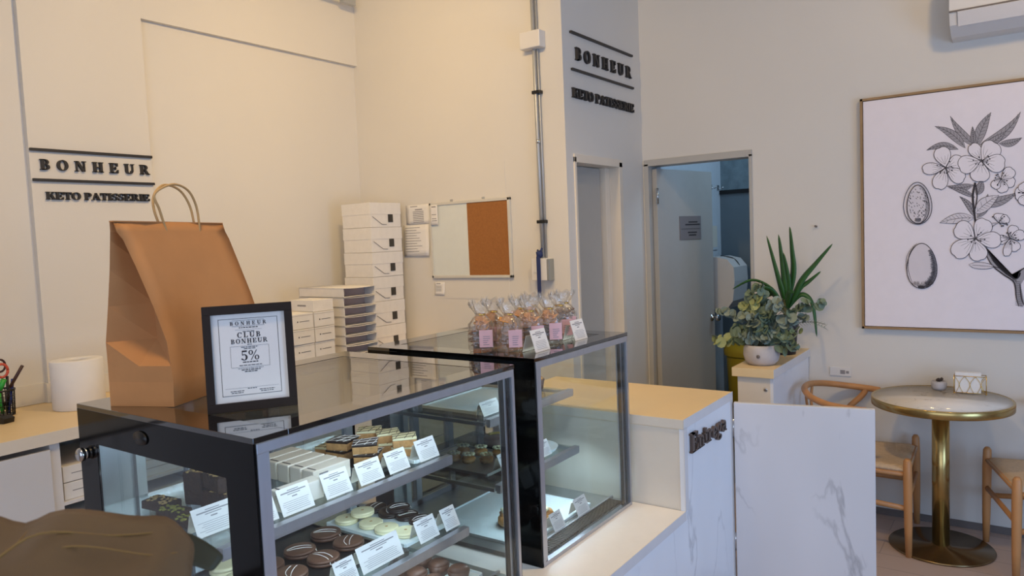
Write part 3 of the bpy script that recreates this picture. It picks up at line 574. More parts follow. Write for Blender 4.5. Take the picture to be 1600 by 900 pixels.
# air conditioner
ac = thing('air_conditioner', 'white split air conditioner high on the right wall above the print', 'air conditioner', (-.33, YA, 2.485))
prof = [(0, .0), (-.10, .005), (-.19, .045), (-.222, .10), (-.225, .26), (-.20, .285), (0, .29)]
rot = Matrix(((0, 0, 1, 0), (1, 0, 0, 0), (0, 1, 0, 0), (0, 0, 0, 1)))
part('ac_body', MB().prism(prof, 0, .85, rot), M_pvc, ac)
part('ac_flap', MB().prism([(-.192, .040), (-.2285, .098), (-.2305, .096), (-.196, .036)], .035, .83, rot), M_edge, ac)
part('vent_slot', MB().prism([(-.2245, .098), (-.228, .098), (-.228, .106), (-.2245, .106)], .0, .85, rot), M_skirt, ac)
ol = thing('wall_outlet', 'white wall outlet on the right wall behind the chair back', 'outlet', (-.93, YA, .755))
part('outlet_plate', MB().box(0, -.008, 0, .11, 0, .05, .002), M_pvc, ol); part('socket', MB().box(.055, -.0095, .012, .08, -.008, .034).box(.085, -.0095, .016, .10, -.008, .03), M_inkl, ol)
solo('wall_nail', MB().tube([(0, 0, 0), (0, -.02, .002)], .006, 8), M_skirt, 'small nail in the right wall above the yucca tips', 'nail', (-.994, YA, 1.595))
# ================================================================== COUNTERS
struct('trim_5', MB().box(-3.6275, -.6, .905, -3.597, 1.454, .9515).box(-3.6275, 2.0065, .905, -3.597, 3.43, .9515), M_lamtop)
bc = thing('back_counter', 'long back counter with beige worktop and marble doors along the left wall', 'counter', (0, 0, 0))
part('worktop', MB().box(-3.596, -.6, .905, -2.985, 3.425, .952, .0015), M_lamtop, bc)
part('front_edge', MB().box(-2.985, -.6, .905, -2.983, 3.425, .951), M_lam, bc)
part('carcass', MB().box(-3.6, -.6, .0, -3.56, 3.42, .905).box(-3.56, 1.200, .0, -3.005, 1.235, .905).box(-3.56, 1.78, .0, -3.005, 1.81, .905).box(-3.56, 1.235, .10, -3.005, 1.78, .14).box(-3.56, 1.235, .45, -3.005, 1.78, .465).box(-3.56, 1.235, .655, -3.005, 1.78, .668), M_edge, bc)
for (a, b) in ((-.55, .3), (.305, 1.195)): part('cabinet_door', MB().box(-3.005, a, .1, -2.988, b, .885, .001), M_marble, bc)
for a in (1.815, 2.35, 2.885):
    for (z0, z1) in ((.1, .40), (.405, .66), (.665, .885)): part('drawer', MB().box(-3.005, a, z0, -2.988, a+.53, z1, .001), M_marble, bc)
for k, (z0, z1) in enumerate(((.669, .735), (.737, .80), (.466, .60))):
    for j in range(2):
        st = thing('stored_box', '%s white card box in the open shelf niche below the back counter, %s column' % (('lower', 'upper', 'taller low-shelf')[k], ('left', 'right')[j]), 'box', (-3.02, 1.245+.27*j, z0), 0, 'white boxes in the counter niche')
        part('box_body', MB().box(-.35, 0, 0, 0, .25, z1-z0-.001, .002), M_box, st); part('printed_mark', MB().box(0, .03, .03, .0008, .16, .033), M_inkl, st)
# service counter that carries the display cases
sc_ = thing('service_counter', 'L-stepped service counter clad in pale marble with beige ledge and top', 'counter')
part('base_cabinet', MB().box(-2.02, .86, .0, -1.075, 2.555, .515), M_lam, sc_)
part('ledge', MB().box(-2.02, .86, .515, -1.057, 2.553, .552, .001), M_ledge, sc_)
part('tall_cabinet', MB().box(-1.95, 2.557, .0, -1.075, 3.08, .862), M_lam, sc_)
part('worktop', MB().box(-1.95, 2.555, .862, -1.057, 3.10, .90, .001), M_lamtop, sc_)
part('worktop_edge', MB().box(-1.95, 2.5535, .864, -1.057, 2.555, .899), M_lam, sc_)
pl = MB().box(-1.075, .86, 0, -1.056, 3.10, .518); pl.box(-1.075, 2.555, .518, -1.056, 3.10, .866)
part('marble_front', pl, M_marble2, sc_)
part('edge_strip', MB().box(-1.0565, .86, .518, -1.0545, 2.555, .553).box(-1.0565, 2.553, .865, -1.0545, 3.10, .901).box(-1.0565, 2.553, .552, -1.0545, 2.583, .866).box(-1.0565, 3.068, 0, -1.0545, 3.10, .866), M_edge, sc_)
# raised lettering on it
en = thing('counter_sign', 'raised bronze lettering fixed to the end of the service counter', 'sign', (-1.0545, 2.60, .762))
y = 0; sE = .074; tx = 'Entrega'; sq = .385/sE/textwidth(tx, .0)
for c in tx:
    mb = MB(); glyph_mb(mb, c, plane((0, y, 0), (0, 1, 0), (0, 0, 1), sE) @ Matrix.Diagonal((sq, 1.0, 1, 1)), .012/sE); part('letter', mb, M_letter2, en); y += G[c][0]*sE*sq
# gate
ga = thing('counter_gate', 'white marble swing gate panel standing open beside the service counter', 'gate', (-1.052, 3.095, 0), math.atan2(.105, .54))
part('gate_panel', MB().box(.004, -.013, .08, .55, .013, .857, .003), M_marble, ga)
part('hinge', MB().cyl((0, 0, .2), .006, .08, 10), M_chrome, ga); part('hinge', MB().cyl((0, 0, .7), .006, .08, 10), M_chrome, ga)
# plant cabinet
pcab = thing('side_cabinet', 'narrow marble sided cabinet with beige top against the right wall', 'cabinet', (0, 0, 0))
part('cabinet_body', MB().box(-1.222, 3.675, 0, -1.06, 4.38, .856), M_lam, pcab)
part('marble_side', MB().box(-1.06, 3.675, 0, -1.045, 4.38, .856), M_marble2, pcab)
part('cabinet_top', MB().box(-1.245, 3.655, .856, -1.037, 4.382, .90, .001), M_lamtop, pcab)
part('top_edge', MB().box(-1.037, 3.655, .857, -1.0355, 4.382, .899), M_edge, pcab)
part('lock', MB().lathe([(0, 0), (.009, 0), (.009, .004), (.004, .005), (0, .005)], 16, Matrix.Translation((-1.083, 3.675, .795)) @ Matrix.Rotation(PI/2, 4, 'X')), M_chrome, pcab)
# ================================================================== DISPLAY CASES
def display_case(Y0, Y1, label, shelves, grille=True, lock=True):
    X0, X1, Zb, Zt = -2.0, -1.263, .553, 1.224
    t = thing('display_case', label, 'display case', (X1, Y0, Zb)); W = Y1-Y0; Dp = X0-X1; H = Zt-Zb
    b = .085
    # top: smoked pane with painted border
    part('top_pane', MB().box(Dp+b, b, H-.011, -.075, W-b, H-.001), M_topglass, t)
    part('top_border', MB().box(Dp, 0, H-.012, 0, b, H, .001).box(Dp, W-b, H-.012, 0, W, H, .001).box(Dp, b, H-.012, Dp+b, W-b, H, .001).box(-.075, b, H-.012, 0, W-b, H, .001), M_blk, t)
    # frame
    fr = MB().box(-.02, .006, H-.034, .002, W-.006, H-.013, .001)
    fr.box(-.012, .006, 0, .002, .018, H-.034); fr.box(-.012, W-.018, 0, .002, W-.006, H-.034); fr.box(-.02, .006, 0, .001, W-.006, .012)
    fr.box(-.008, .018, .012, -.003, .038, H-.034); fr.box(-.030, W-.045, .012, -.014, W-.028, H-.034)
    part('front_frame', fr, M_alu, t)
    part('inner_seal', MB().box(-.016, W-.062, .012, -.010, W-.046, H-.034).box(-.016, W-.028, .012, -.010, W-.018, H-.034), M_blkp, t)
    part('front_glass', MB().box(-.008, .038, .012, -.003, W-.02, H-.034), M_glass, t)
    # end panels: glass with black painted border
    for y in (0, W-.006):
        e = part('end_pane', MB().box(Dp+.09, y+.001, .0, -.10, y+.005, H-.095), M_glass, t)
        if y == 0: e2 = MB().box(Dp, y, 0, Dp+.09, y+.006, H-.012).box(-.10, y, 0, -.001, y+.006, H-.012).box(Dp+.09, y, H-.095, -.10, y+.006, H-.012)
        else: e2 = MB().box(Dp, y, 0, Dp+.03, y+.006, H-.012).box(-.012, y, 0, -.001, y+.006, H-.012).box(Dp+.03, y, H-.035, -.012, y+.006, H-.012).box(Dp+.03, y, 0, Dp+.09, y+.003, .03)
        if y: bpy.data.objects.remove(e); part('end_pane', MB().box(Dp+.03, y+.001, .0, -.012, y+.005, H-.035), M_glass, t)
        part('end_border', e2, M_blkend, t)
    # rear sliding doors
    rd = MB()
    for (a, c) in ((.008, .035), (W*.30, W*.30+.03), (W*.62, W*.62+.03), (W-.04, W-.01)): rd.box(Dp+.004, a, .0, Dp+.028, c, H-.02)
    rd.box(Dp+.004, .008, H-.05, Dp+.028, W-.01, H-.02); rd.box(Dp+.004, .008, 0, Dp+.028, W-.01, .035)
    part('rear_frame', rd, M_alu, t)
    part('rear_panel', MB().box(Dp+.03, .009, .02, Dp+.036, .115, H-.02).box(Dp+.036, .115, .02, Dp+.05, .14, H-.02), M_alu2, t)
    part('rear_glass', MB().box(Dp+.012, .035, .035, Dp+.017, W-.04, H-.05), M_rear, t)
    # deck and grille
    part('deck', MB().box(Dp+.03, .008, .0, -.022, W-.008, .014), M_alu2, t)
    g = MB(); n = int((W-.06)/.012)
    for i in range(n): g.box(-.075, .03+i*.012, .014, -.025, .036+i*.012, .022)
    part('vent_grille', g, M_blkp, t)
    part('deck_rail', MB().box(-.085, .012, .014, -.077, W-.012, .024), M_alu, t)
    for (xf, z, ye) in shelves:
        s = part('glass_shelf', MB().box(Dp+.05, .02, z-Zb-.008, xf-X1, ye-Y0, z-Zb-.001), M_shelf, t)
        part('shelf_rail', MB().box(xf-X1, .015, z-Zb-.018, xf-X1+.022, ye-Y0, z-Zb+.004, .001).box(xf-X1+.006, .015, z-Zb-.024, xf-X1+.02, ye-Y0, z-Zb-.018), M_alu, s)
        part('led_strip', MB().box(xf-X1+.002, .03, z-Zb-.026, xf-X1+.006, ye-Y0-.02, z-Zb-.022), M_led, s)
        part('shelf_bracket', MB().box(Dp+.05, .008, z-Zb-.02, xf-X1, .013, z-Zb-.008).box(Dp+.05, ye-Y0, z-Zb-.02, xf-X1, ye-Y0+.004, z-Zb-.008), M_alu, s)
    part('led_strip', MB().box(-.068, .04, H-.022, -.060, W-.04, H-.016), M_led, t)
    if lock:
        kb = part('lock_knob', MB().lathe([(0, 0), (.014, 0), (.014, .006), (.012, .008), (.017, .009), (.017, .019), (.013, .023), (0, .024)], 24, Matrix.Translation((Dp+.035, 0, H-.125)) @ Matrix.Rotation(PI/2, 4, 'X')), M_chrome, t)
        part('finger_hole', MB().lathe([(0, 0), (.030, 0), (.030, .003), (0, .003)], 28, Matrix.Translation((-.43, -.0005, H-.052)) @ Matrix.Rotation(PI/2, 4, 'X'), sy=.55), M_blkp, t)
    return t
display_case(.870, 1.775, 'nearer glass display case with black border, paper bag and photo frame on top', [(-1.44, .955, 1.655), (-1.425, .722, 1.70)])
display_case(1.885, 2.53, 'farther glass display case with cellophane snack bags on top', [(-1.48, 1.002, 2.44), (-1.45, .785, 2.42)], lock=False)
ZT = 1.2245
# ================================================================== THINGS ON THE CASES
# paper bag
gb = Vector((-1.792, .93)); dv = Vector((-.385, .92)).normalized(); nv = Vector((.92, .385)).normalized()
bg_ = thing('paper_bag', 'tall brown kraft paper bag with twisted handles on the nearer display case', 'bag', (gb.x, gb.y, ZT), math.atan2(dv.y, dv.x))
# local: x along dv (length), -y toward nv (nearer camera side is -y since rotate)
Lb = .415; hw = .09; HB = .455
def side(sgn):   # wide faces; rows from bottom to top, slight creases
    rows = []
    for z, xo0, xo1, yy in ((0, 0, Lb, hw), (.06, .002, Lb-.001, hw+.001), (.10, .0, Lb, hw-.001), (.16, -.004, Lb-.004, hw-.004), (.25, -.014, Lb-.012, hw*.70), (.34, -.028, Lb-.024, hw*.42), (.41, -.042, Lb-.034, hw*.20), (.43, -.05, Lb-.036, hw*.10), (HB, -.055, Lb-.04, hw*.05)):
        n = 8; rows.append([(xo0+(xo1-xo0)*i/n, sgn*(yy+.0022*math.sin(i*1.3+z*19)*(z > .05)*(1 if 0 < i < n else 0)), z) for i in range(n+1)])
    return rows
bb = MB(); A_ = side(-1); B_ = side(1); bb.grid(A_, True); bb.grid(B_, True)
def gus(k, inw):
    rows = []
    for i, (a, b) in enumerate(zip([r[k] for r in A_], [r[k] for r in B_])):
        m_ = ((a[0]+b[0])/2+inw*(0 if i < 1 else (.0 if i < 3 else min(.085, .02+.018*i))*(1 if i < 7 else .3)), 0, a[2]); rows.append([a, m_, b])
    return rows
bb.grid(gus(0, 1), False); bb.grid(gus(-1, -1), False)
bb.quad((0, -hw, 0), (Lb, -hw, 0), (Lb, hw, 0), (0, hw, 0))
bmesh.ops.remove_doubles(bb.bm, verts=bb.bm.verts[:], dist=.0008)
part('bag_body', bb, M_kraft, bg_, solid=.0012)
part('turned_rim', MB().box(-.055, -.006, HB-.002, Lb-.04, .006, HB+.001), M_kraft, bg_)
for s_ in (-1, 1):
    pts = smoothpath([(.13, s_*.006, HB-.03), (.105, s_*.008, HB+.03), (.10+.012*s_, s_*.01, HB+.07), (.155, s_*.012, HB+.098), (.215, s_*.012, HB+.088), (.25, s_*.01, HB+.05), (.262, s_*.008, HB), (.262, s_*.006, HB-.03)], 6)
    part('handle', MB().tube(pts, .0032, 8), M_twine, bg_)
# photo frame
pf = thing('photo_frame', 'dark framed loyalty club notice standing on the nearer display case', 'photo frame', (-1.545, .951, ZT), math.atan2(.165, .113))
tilt = Matrix.Rotation(-.10, 4, 'X'); WF, HF, bw = .200, .248, .021
f = MB(); f.box(0, -.001, 0, WF, .013, bw, .001, tilt); f.box(0, -.001, HF-bw, WF, .013, HF, .001, tilt); f.box(0, -.001, bw, bw-.003, .013, HF-bw, 0, tilt); f.box(WF-bw+.003, -.001, bw, WF, .013, HF-bw, 0, tilt)
part('frame_border', f, M_frame, pf); part('backing', MB().box(.004, .010, .004, WF-.004, .015, HF-.004, 0, tilt), M_blkp, pf)
sh = part('printed_sheet', MB().box(bw-.004, .0075, bw-.002, WF-bw+.004, .010, HF-bw+.002, 0, tilt), M_paper, pf)
pr_ = MB(); P0 = tilt @ plane((WF/2, .0073, 0), (1, 0, 0), (0, 0, 1), 1)
def ptxt(t, z, h, track=.12, sq=1, x=0): text_into(pr_, t, P0 @ Matrix.Translation((x, z, 0)) @ Matrix.Scale(h, 4), .0003/h, track, True, sq)
def pline(x0, z0, x1, z1): pr_.box(x0, z0, 0, x1, z1, .0003, 0, P0)
def pword(z, w, h=.0016, x=0):
    a = x-w/2
    while a < x+w/2: l = random.uniform(.003, .009); pline(a, z, min(a+l, x+w/2), z+h); a += l+.0015
bx = .066; zb, zt_ = .036, .215
for (a, b, c, d) in ((-bx, zb, bx, zb+.001), (-bx, zt_, bx, zt_+.001), (-bx, zb, -bx+.001, zt_), (bx-.001, zb, bx, zt_)): pline(a, b, c, d)
ptxt('BONHEUR', .200, .0088, .55); pline(-.036, .1975, .036, .1981); pline(-.036, .211, .036, .2116); pword(.193, .042, .002); pline(-.03, .189, .03, .1893); pword(.184, .026, .0016)
ptxt('CLUB', .1705, .0125, .28, 1.05); ptxt('BONHEUR', .1570, .0108, .22, 1.05); pword(.1530, .01, .0016)
for (a, b, c, d) in ((-.043, .101, .043, .1014), (-.043, .1505, .043, .1509), (-.043, .101, -.0426, .1505), (.0426, .101, .043, .1505)): pline(a, b, c, d)
pword(.1470, .038); pword(.1435, .026); ptxt('5%', .1165, .0235, .08, 1.0); pword(.1115, .034, .0024); pword(.1045, .05); pword(.0975, .056, .001); pword(.0935, .042, .002); pword(.0895, .028, .002)
pline(-.06, .053, .06, .0533); pword(.050, .02); pword(.0455, .03, x=-.033); pword(.0415, .026, x=-.033); pword(.0455, .034, x=.033); pword(.0415, .028, x=.033)
part('printed_text', pr_, M_ink, sh)
part('easel_leg', MB().prism([(-.02, 0), (.02, 0), (.012, .17), (-.012, .17)], 0, .003, Matrix.Translation((WF/2, .092, 0)) @ Matrix.Rotation(PI/2+.32, 4, 'X')), M_blkp, pf)
# cellophane bags
def shard(mb, c, w, h, t, rot): mb.box(-w/2, -t/2, -h/2, w/2, t/2, h/2, 0, Matrix.Translation(c) @ rot.to_4x4())
from mathutils import Euler
def snack_bag(kind):
    t = thing('snack_bag', '', 'bag', (0, 0, 0), 0, 'cellophane snack bags on the farther case')
    ring = []; prof = [(0, .036, .026), (.01, .040, .029), (.05, .041, .030), (.092, .037, .026), (.110, .026, .019), (.120, .014, .011), (.126, .013, .010), (.14, .022, .014), (.158, .030, .018), (.170, .033, .016)]
    rows = []
    for (z, a, b) in prof:
        n = 22; rows.append([((a+.0055*math.sin(5*q+z*60)*(z > .07)+.0012*math.sin(9*q))*math.copysign(abs(math.cos(2*PI*q/n))**.6, math.cos(2*PI*q/n)), (b+.005*math.sin(7*q+z*80)*(z > .07))*math.copysign(abs(math.sin(2*PI*q/n))**.6, math.sin(2*PI*q/n)), z+(.010*math.sin(q*3) if z > .15 else 0)) for q in range(n+1)])
    part('film', MB().grid(rows), M_film, t)
    a = MB(); b = MB()
    if kind == 0:
        for k in range(12): shard(a, (random.uniform(-.010, .010), random.uniform(-.006, .006), .012+.0052*k), .058, .044, .0035, Euler((PI/2+random.uniform(-.15, .15), random.uniform(-.12, .12), random.uniform(-.3, .3))).to_matrix())
        for k in range(13): shard(b, (random.uniform(-.015, .015), random.uniform(-.012, .012), .092+random.uniform(-.014, .016)), .027, .024, .003, Euler((random.uniform(0, 3), random.uniform(0, 3), random.uniform(0, 3))).to_matrix())
        part('crackers', a, M_crackd, t); part('crackers', b, M_crackl, t)
    elif kind == 1:
        for k in range(16): shard(a, (random.uniform(-.014, .014), random.uniform(-.010, .010), random.uniform(.02, .08)), .044, .040, .0035, Euler((random.uniform(-.5, .5), random.uniform(-.7, .7), random.uniform(-.9, .9))).to_matrix())
        for k in range(13): shard(b, (random.uniform(-.016, .016), random.uniform(-.012, .012), .092+random.uniform(-.014, .018)), .028, .025, .003, Euler((random.uniform(0, 3), random.uniform(0, 3), random.uniform(0, 3))).to_matrix())
        part('crackers', a, M_cracker, t); part('crackers', b, M_crackl, t)
    else:
        for k in range(80): a.blob((random.uniform(-.030, .030), random.uniform(-.020, .020), random.uniform(.008, .102)), .0075, .0075, .0065, 1, .25)
        g = part('granola', a, M_gran, t); g['kind'] = 'stuff'
    part('tie', MB().lathe([(.0135, .120), (.0150, .123), (.0135, .126)], 14), M_foil, t)
    lb = part('pink_label', MB().box(-.006, -.0335, .016, .034, -.0325, .074), M_pink, t)
    ln = MB()
    for k in range(5): ln.box(.005, -.0342, .024+.007*k, .005+random.uniform(.012, .022), -.0335, .0255+.007*k)
    part('label_print', ln, M_inkl, lb)
    return t
protos = [snack_bag(0), snack_bag(1), snack_bag(2)]
spots = [(0, -1.520, 1.955, .62, 'cellophane bag of dark and golden crackers at the left front corner of the cluster'),
         (1, -1.425, 1.985, .70, 'cellophane bag of golden crackers with pink label at the front left edge'),
         (1, -1.535, 2.045, .45, 'cellophane bag of crackers directly behind the left corner bag'),
         (0, -1.415, 2.095, .85, 'cellophane bag with silver glint just left of the nearer price card'),
         (1, -1.500, 2.160, .65, 'cellophane bag in the back row, middle of the cluster'),
         (0, -1.395, 2.185, .75, 'cellophane bag with big pink label behind the nearer price card'),
         (1, -1.515, 2.262, .55, 'cellophane bag of crackers behind the dark granola bag'),
         (2, -1.415, 2.290, .80, 'cellophane bag of dark granola left of the farther price card'),
         (2, -1.450, 2.385, .65, 'cellophane bag of granola farthest right in the cluster')]
used = set()
for (k, x, y, rz, lb) in spots:
    if k not in used: o = protos[k]; used.add(k); o.location = (x, y, ZT+.0005); o.rotation_euler = (0, 0, rz); o['label'] = lb
    else: o = dup(protos[k], (x, y, ZT+.0005), rz, lb)
    o.scale = (1.12, 1.12, 1.0)
# price cards
card_no = [0]
def price_card(x, y, z, w, h, label, lean=.42, rz=0):
    t = thing('price_card', label, 'price card', (x, y, z), rz, 'printed price cards')
    R = Matrix.Rotation(-lean, 4, 'Y')
    part('card', MB().box(-.0008, -w/2, 0, .0004, w/2, h, 0, R), M_paper, t)
    part('stand_flap', MB().box(-.0006, -w/2+.002, 0, .0004, w/2-.002, h*.75, 0, Matrix.Translation((-h*.72, 0, 0)) @ Matrix.Rotation(.28, 4, 'Y')), M_paper2, t)
    ink = MB()
    def ln(z0, c, ww, hh): ink.box(.0004, c-ww/2, z0, .0008, c+ww/2, z0+hh, 0, R)
    ln(h*.86, 0, w*.35, h*.03); ln(h*.78, 0, w*.78, h*.045); ln(h*.71, 0, w*.4, h*.03); ln(h*.60, .0, w*.16, h*.045)
    k = 0
    for q in range(6): ln(h*(.46-.07*q), random.uniform(-.03, .03)*w, w*random.uniform(.6, .82), h*.014)
    part('card_print', ink, M_inkl, t); return t
price_card(-1.318, 2.022, ZT, .088, .075, 'price card with black print, front of the snack bags, nearer one', .30)
price_card(-1.330, 2.298, ZT, .088, .075, 'price card with black print, front of the snack bags, farther one', .30)
Z1 = .955; Z2 = .722; Z3 = .5675; Z4 = 1.002; Z5 = .785
for i, (x, y, z, w, h, lb) in enumerate([
    (-1.525, .947, Z1, .105, .066, 'price card in front of the nut topped brownies at the left end'),
    (-1.468, 1.032, Z1, .075, .062, 'leftmost price card behind the front glass, half hidden by the post'),
    (-1.462, 1.125, Z1, .095, .066, 'price card below the front cream box on the upper shelf'),
    (-1.462, 1.255, Z1, .088, .066, 'price card right of the cream boxes on the upper shelf'),
    (-1.462, 1.372, Z1, .088, .062, 'price card below the chocolate squares on the upper shelf'),
    (-1.462, 1.478, Z1, .082, .062, 'price card below the lattice squares on the upper shelf'),
    (-1.462, 1.605, Z1, .085, .064, 'price card at the right end of the upper shelf'),
    (-1.455, 1.262, Z2, .07, .06, 'price card at the bottom left of the lower shelf'),
    (-1.450, 1.385, Z2, .155, .07, 'wide price card in front of the round biscuits on the lower shelf'),
    (-1.450, 1.575, Z2, .085, .066, 'price card in front of the cream biscuits on the lower shelf'),
    (-1.445, 1.675, Z2, .065, .066, 'blank-looking card in front of the dark drizzled biscuits'),
    (-1.500, 2.060, Z5, .085, .066, 'price card seen through both cases on the middle shelf'),
    (-1.475, 2.265, Z5, .065, .060, 'price card on the white oval tray in the farther case'),
    (-1.51, 1.985, Z4, .10, .050, 'price card on the top shelf of the farther case'),
    (-1.345, 2.13, Z3+.01, .072, .062, 'price card before the golden pastries on the deck, nearer'),
    (-1.345, 2.30, Z3+.01, .085, .062, 'price card on the deck of the farther case, rightmost')]): price_card(x, y, z, w, h, lb)
# ================================================================== PASTRIES
def paper_box(x, y, label, l=.13, w=.046, h=.05, z=Z1):
    t = thing('cream_box', label, 'box', (x, y, z), 0, 'cream paper pastry boxes')
    part('box_body', MB().box(-w/2, 0, 0, w/2, l, h, .003), M_cream_box, t)
    part('lid_slit', MB().box(-w/2+.006, .012, h, w/2-.006, .016, h+.0008), M_ink, t); part('printed_mark', MB().box(w/2, .02, .035, w/2+.0006, .05, .040), M_inkl, t)
    return t
M_cream_box = mat('cream_box_card', (.90, .87, .82), .6)
pb = paper_box(-1.79, 1.25, 'cream pastry box, farthest from the front glass in the row')
for i, lb in enumerate(('cream pastry box, second from the back of the row', 'cream pastry box in the middle of the row', 'cream pastry box, second from the front of the row', 'cream pastry box at the front of the row behind the price card')):
    dup(pb, (-1.738+.054*i, 1.248-.001*i, Z1), 0, lb)
dup(pb, (-1.515, 1.095, Z1), -.03, 'cream pastry box lying alone nearest the front glass')
def tray(x0, y0, x1, y1, z, label, oval=False, m=M_tray):
    t = thing('serving_tray', label, 'tray', ((x0+x1)/2, (y0+y1)/2, z)); a = (x1-x0)/2; b = (y1-y0)/2
    if oval: part('tray_base', MB().lathe([(0, .001), (.8, .001), (.92, .004), (1, .012), (1.02, .012), (.94, 0), (0, 0)], 40, None, sx=a, sy=b), m, t)
    else:
        part('tray_base', MB().box(-a, -b, 0, a, b, .005, .001), m, t); part('tray_rim', MB().box(-a-.004, -b, .0, -a, b, .010).box(a, -b, 0, a+.004, b, .010).box(-a, -b-.004, 0, a, -b, .010).box(-a, b, 0, a, b+.004, .010), m, t)
    return t
M_lidc = mat('tray_black', (.10, .10, .10), .4)
tray(-1.80, 1.435, -1.50, 1.535, Z1, 'dark tray under the chocolate topped squares', m=M_lidc)
tray(-1.78, 1.548, -1.47, 1.645, Z1, 'white tray under the lattice iced squares')
def square_cake(x, y, z, rz, label, top, body, line, s=.072, grp='square slices'):
    t = thing('square_slice', label, 'cake', (x, y, z), rz, grp)
    part('cake_base', MB().box(-s/2, -s/2, 0, s/2, s/2, .022, .003), body, t); part('icing', MB().box(-s/2, -s/2, .022, s/2, s/2, .029, .002), top, t)
    d = MB()
    for k in (-.3, .1, .42): d.tube([(-s/2, k*s-.2*s, .0295), (s/2, k*s+.1*s, .0295)], .0009, 5); d.tube([(k*s-.1*s, -s/2, .0295), (k*s+.15*s, s/2, .0295)], .0009, 5)
    part('drizzle', d, line, t); return t
z6 = Z1+.006
c0 = square_cake(-1.70, 1.480, z6+.029, .3, 'chocolate iced square resting on another, left', M_choc, M_bisc, M_drizzle)
dup(c0, (-1.70, 1.478, z6), .1, 'chocolate iced square underneath the left one'); dup(c0, (-1.61, 1.487, z6+.029), .75, 'chocolate iced square with white swirl, right of the pair'); dup(c0, (-1.60, 1.487, z6), .6, 'chocolate iced square underneath the right one')
c1 = square_cake(-1.71, 1.60, z6+.029, .7, 'cream lattice square at the back of the pile', M_cream, M_bisc, M_choc)
for (x, y, zz, r, lb) in ((-1.71, 1.60, 0, .4, 'cream lattice square under the back one'), (-1.635, 1.605, .029, .9, 'cream lattice square right of the back one'), (-1.63, 1.60, 0, .7, 'cream lattice square in the bottom layer, middle'), (-1.555, 1.60, .0, .5, 'cream lattice square low at the right front'), (-1.552, 1.592, .029, .8, 'cream lattice square on top at the front, behind its card')):
    dup(c1, (x, y, z6+zz), r, lb)
dup(c1, (-1.76, 1.487, z6), .2, 'cream square tucked behind the chocolate ones')
# brownies at left end
def brownie(x, y, z, lx, ly, lz, rot, label, topm):
    t = thing('brownie', label, 'cake', (x, y, z), rot, 'brownies at the left end')
    b = MB().box(-lx/2, -ly/2, 0, lx/2, ly/2, lz, .004)
    for v in b.bm.verts: v.co += Vector((random.uniform(-1, 1), random.uniform(-1, 1), random.uniform(0, .6)))*.0018
    part('cake_body', b, M_brownie, t); tp = MB()
    for k in range(34): tp.blob((random.uniform(-.45, .45)*lx, random.uniform(-.45, .45)*ly, lz), .0055, .004, .003, 1, .3)
    g = part('topping', tp, topm, t); g['kind'] = 'stuff'; return t
brownie(-1.66, 1.045, Z1, .09, .055, .045, .1, 'dark brownie block in the lower layer behind the card', M_nuts)
brownie(-1.665, 1.045, Z1+.048, .09, .05, .04, -.15, 'nut topped brownie resting on the block', M_nuts)
brownie(-1.75, 1.04, Z1, .055, .05, .085, .3, 'tall upright brownie chunk without topping', M_nuts)
brownie(-1.80, .965, Z1, .09, .05, .022, .15, 'flat almond brownie slab nearest the rear', M_nuts)
brownie(-1.71, .945, Z1, .08, .042, .022, .2, 'flat pistachio brownie slab in the middle', M_pist)
brownie(-1.62, .93, Z1, .07, .04, .020, .2, 'flat pistachio brownie slab nearest the front glass', M_pist)
# flat biscuits under the boxes
def round_bis(x, y, z, label, m, rr=.037, hh=.015, drz=None, dot=None, grp='round biscuits'):
    t = thing('round_biscuit', label, 'biscuit', (x, y, z), random.uniform(0, 3), grp)
    part('biscuit_body', MB().lathe([(0, 0), (rr*.94, 0), (rr, hh*.18), (rr, hh*.40), (rr*.955, hh*.46), (rr*.955, hh*.54), (rr, hh*.60), (rr, hh*.82), (rr*.95, hh*.96), (rr*.88, hh), (rr*.5, hh*1.01), (0, hh*1.01)], 30), m, t)
    if drz:
        d = MB()
        for k in (-.010, .006): d.tube(smoothpath([(-rr*.8, k*.4, hh*.98), (-.01, k+.006, hh+.0015), (rr*.5, k, hh+.0015), (rr*.86, k-.006, hh*.8), (rr*1.0, k-.008, hh*.35)], 4), .0011, 5)
        part('drizzle', d, drz, t)
    if dot: part('topping', MB().blob((0, 0, hh), .006, .005, .002, 1, .2), dot, t)
    return t
tray(-1.81, 1.495, -1.475, 1.685, Z2, 'white tray of cream and dark biscuits on the lower shelf')
zt2 = Z2+.006
rb0 = round_bis(-1.765, 1.535, zt2, 'cream glazed biscuit farthest left on the white tray', M_cream, dot=M_bisc)
for (x, y, zz, lb) in ((-1.735, 1.575, .016, 'cream glazed biscuit overlapping the leftmost one'), (-1.672, 1.55, 0, 'cream glazed biscuit in the middle of its row'), (-1.60, 1.545, 0, 'cream glazed biscuit second from the front glass'), (-1.53, 1.555, 0, 'cream glazed biscuit nearest the front, behind a card')): dup(rb0, (x, y, zt2+zz), .4, lb)
rb1 = round_bis(-1.76, 1.655, zt2, 'dark glazed biscuit with white drizzle, farthest left', M_choc, drz=M_drizzle)
for (x, y, lb) in ((-1.685, 1.645, 'dark drizzled biscuit, second from the left'), (-1.62, 1.655, 'dark drizzled biscuit, third from the left'), (-1.555, 1.648, 'dark drizzled biscuit nearest the price card')): dup(rb1, (x, y, zt2), random.uniform(0, 3), lb)
dup(rb1, (-1.66, 1.66, zt2+.0155), 1.2, 'dark drizzled biscuit on top of the others')
tray(-1.84, 1.06, -1.50, 1.46, Z2, 'dark tray of large chocolate biscuits on the lower shelf', m=M_lidc)
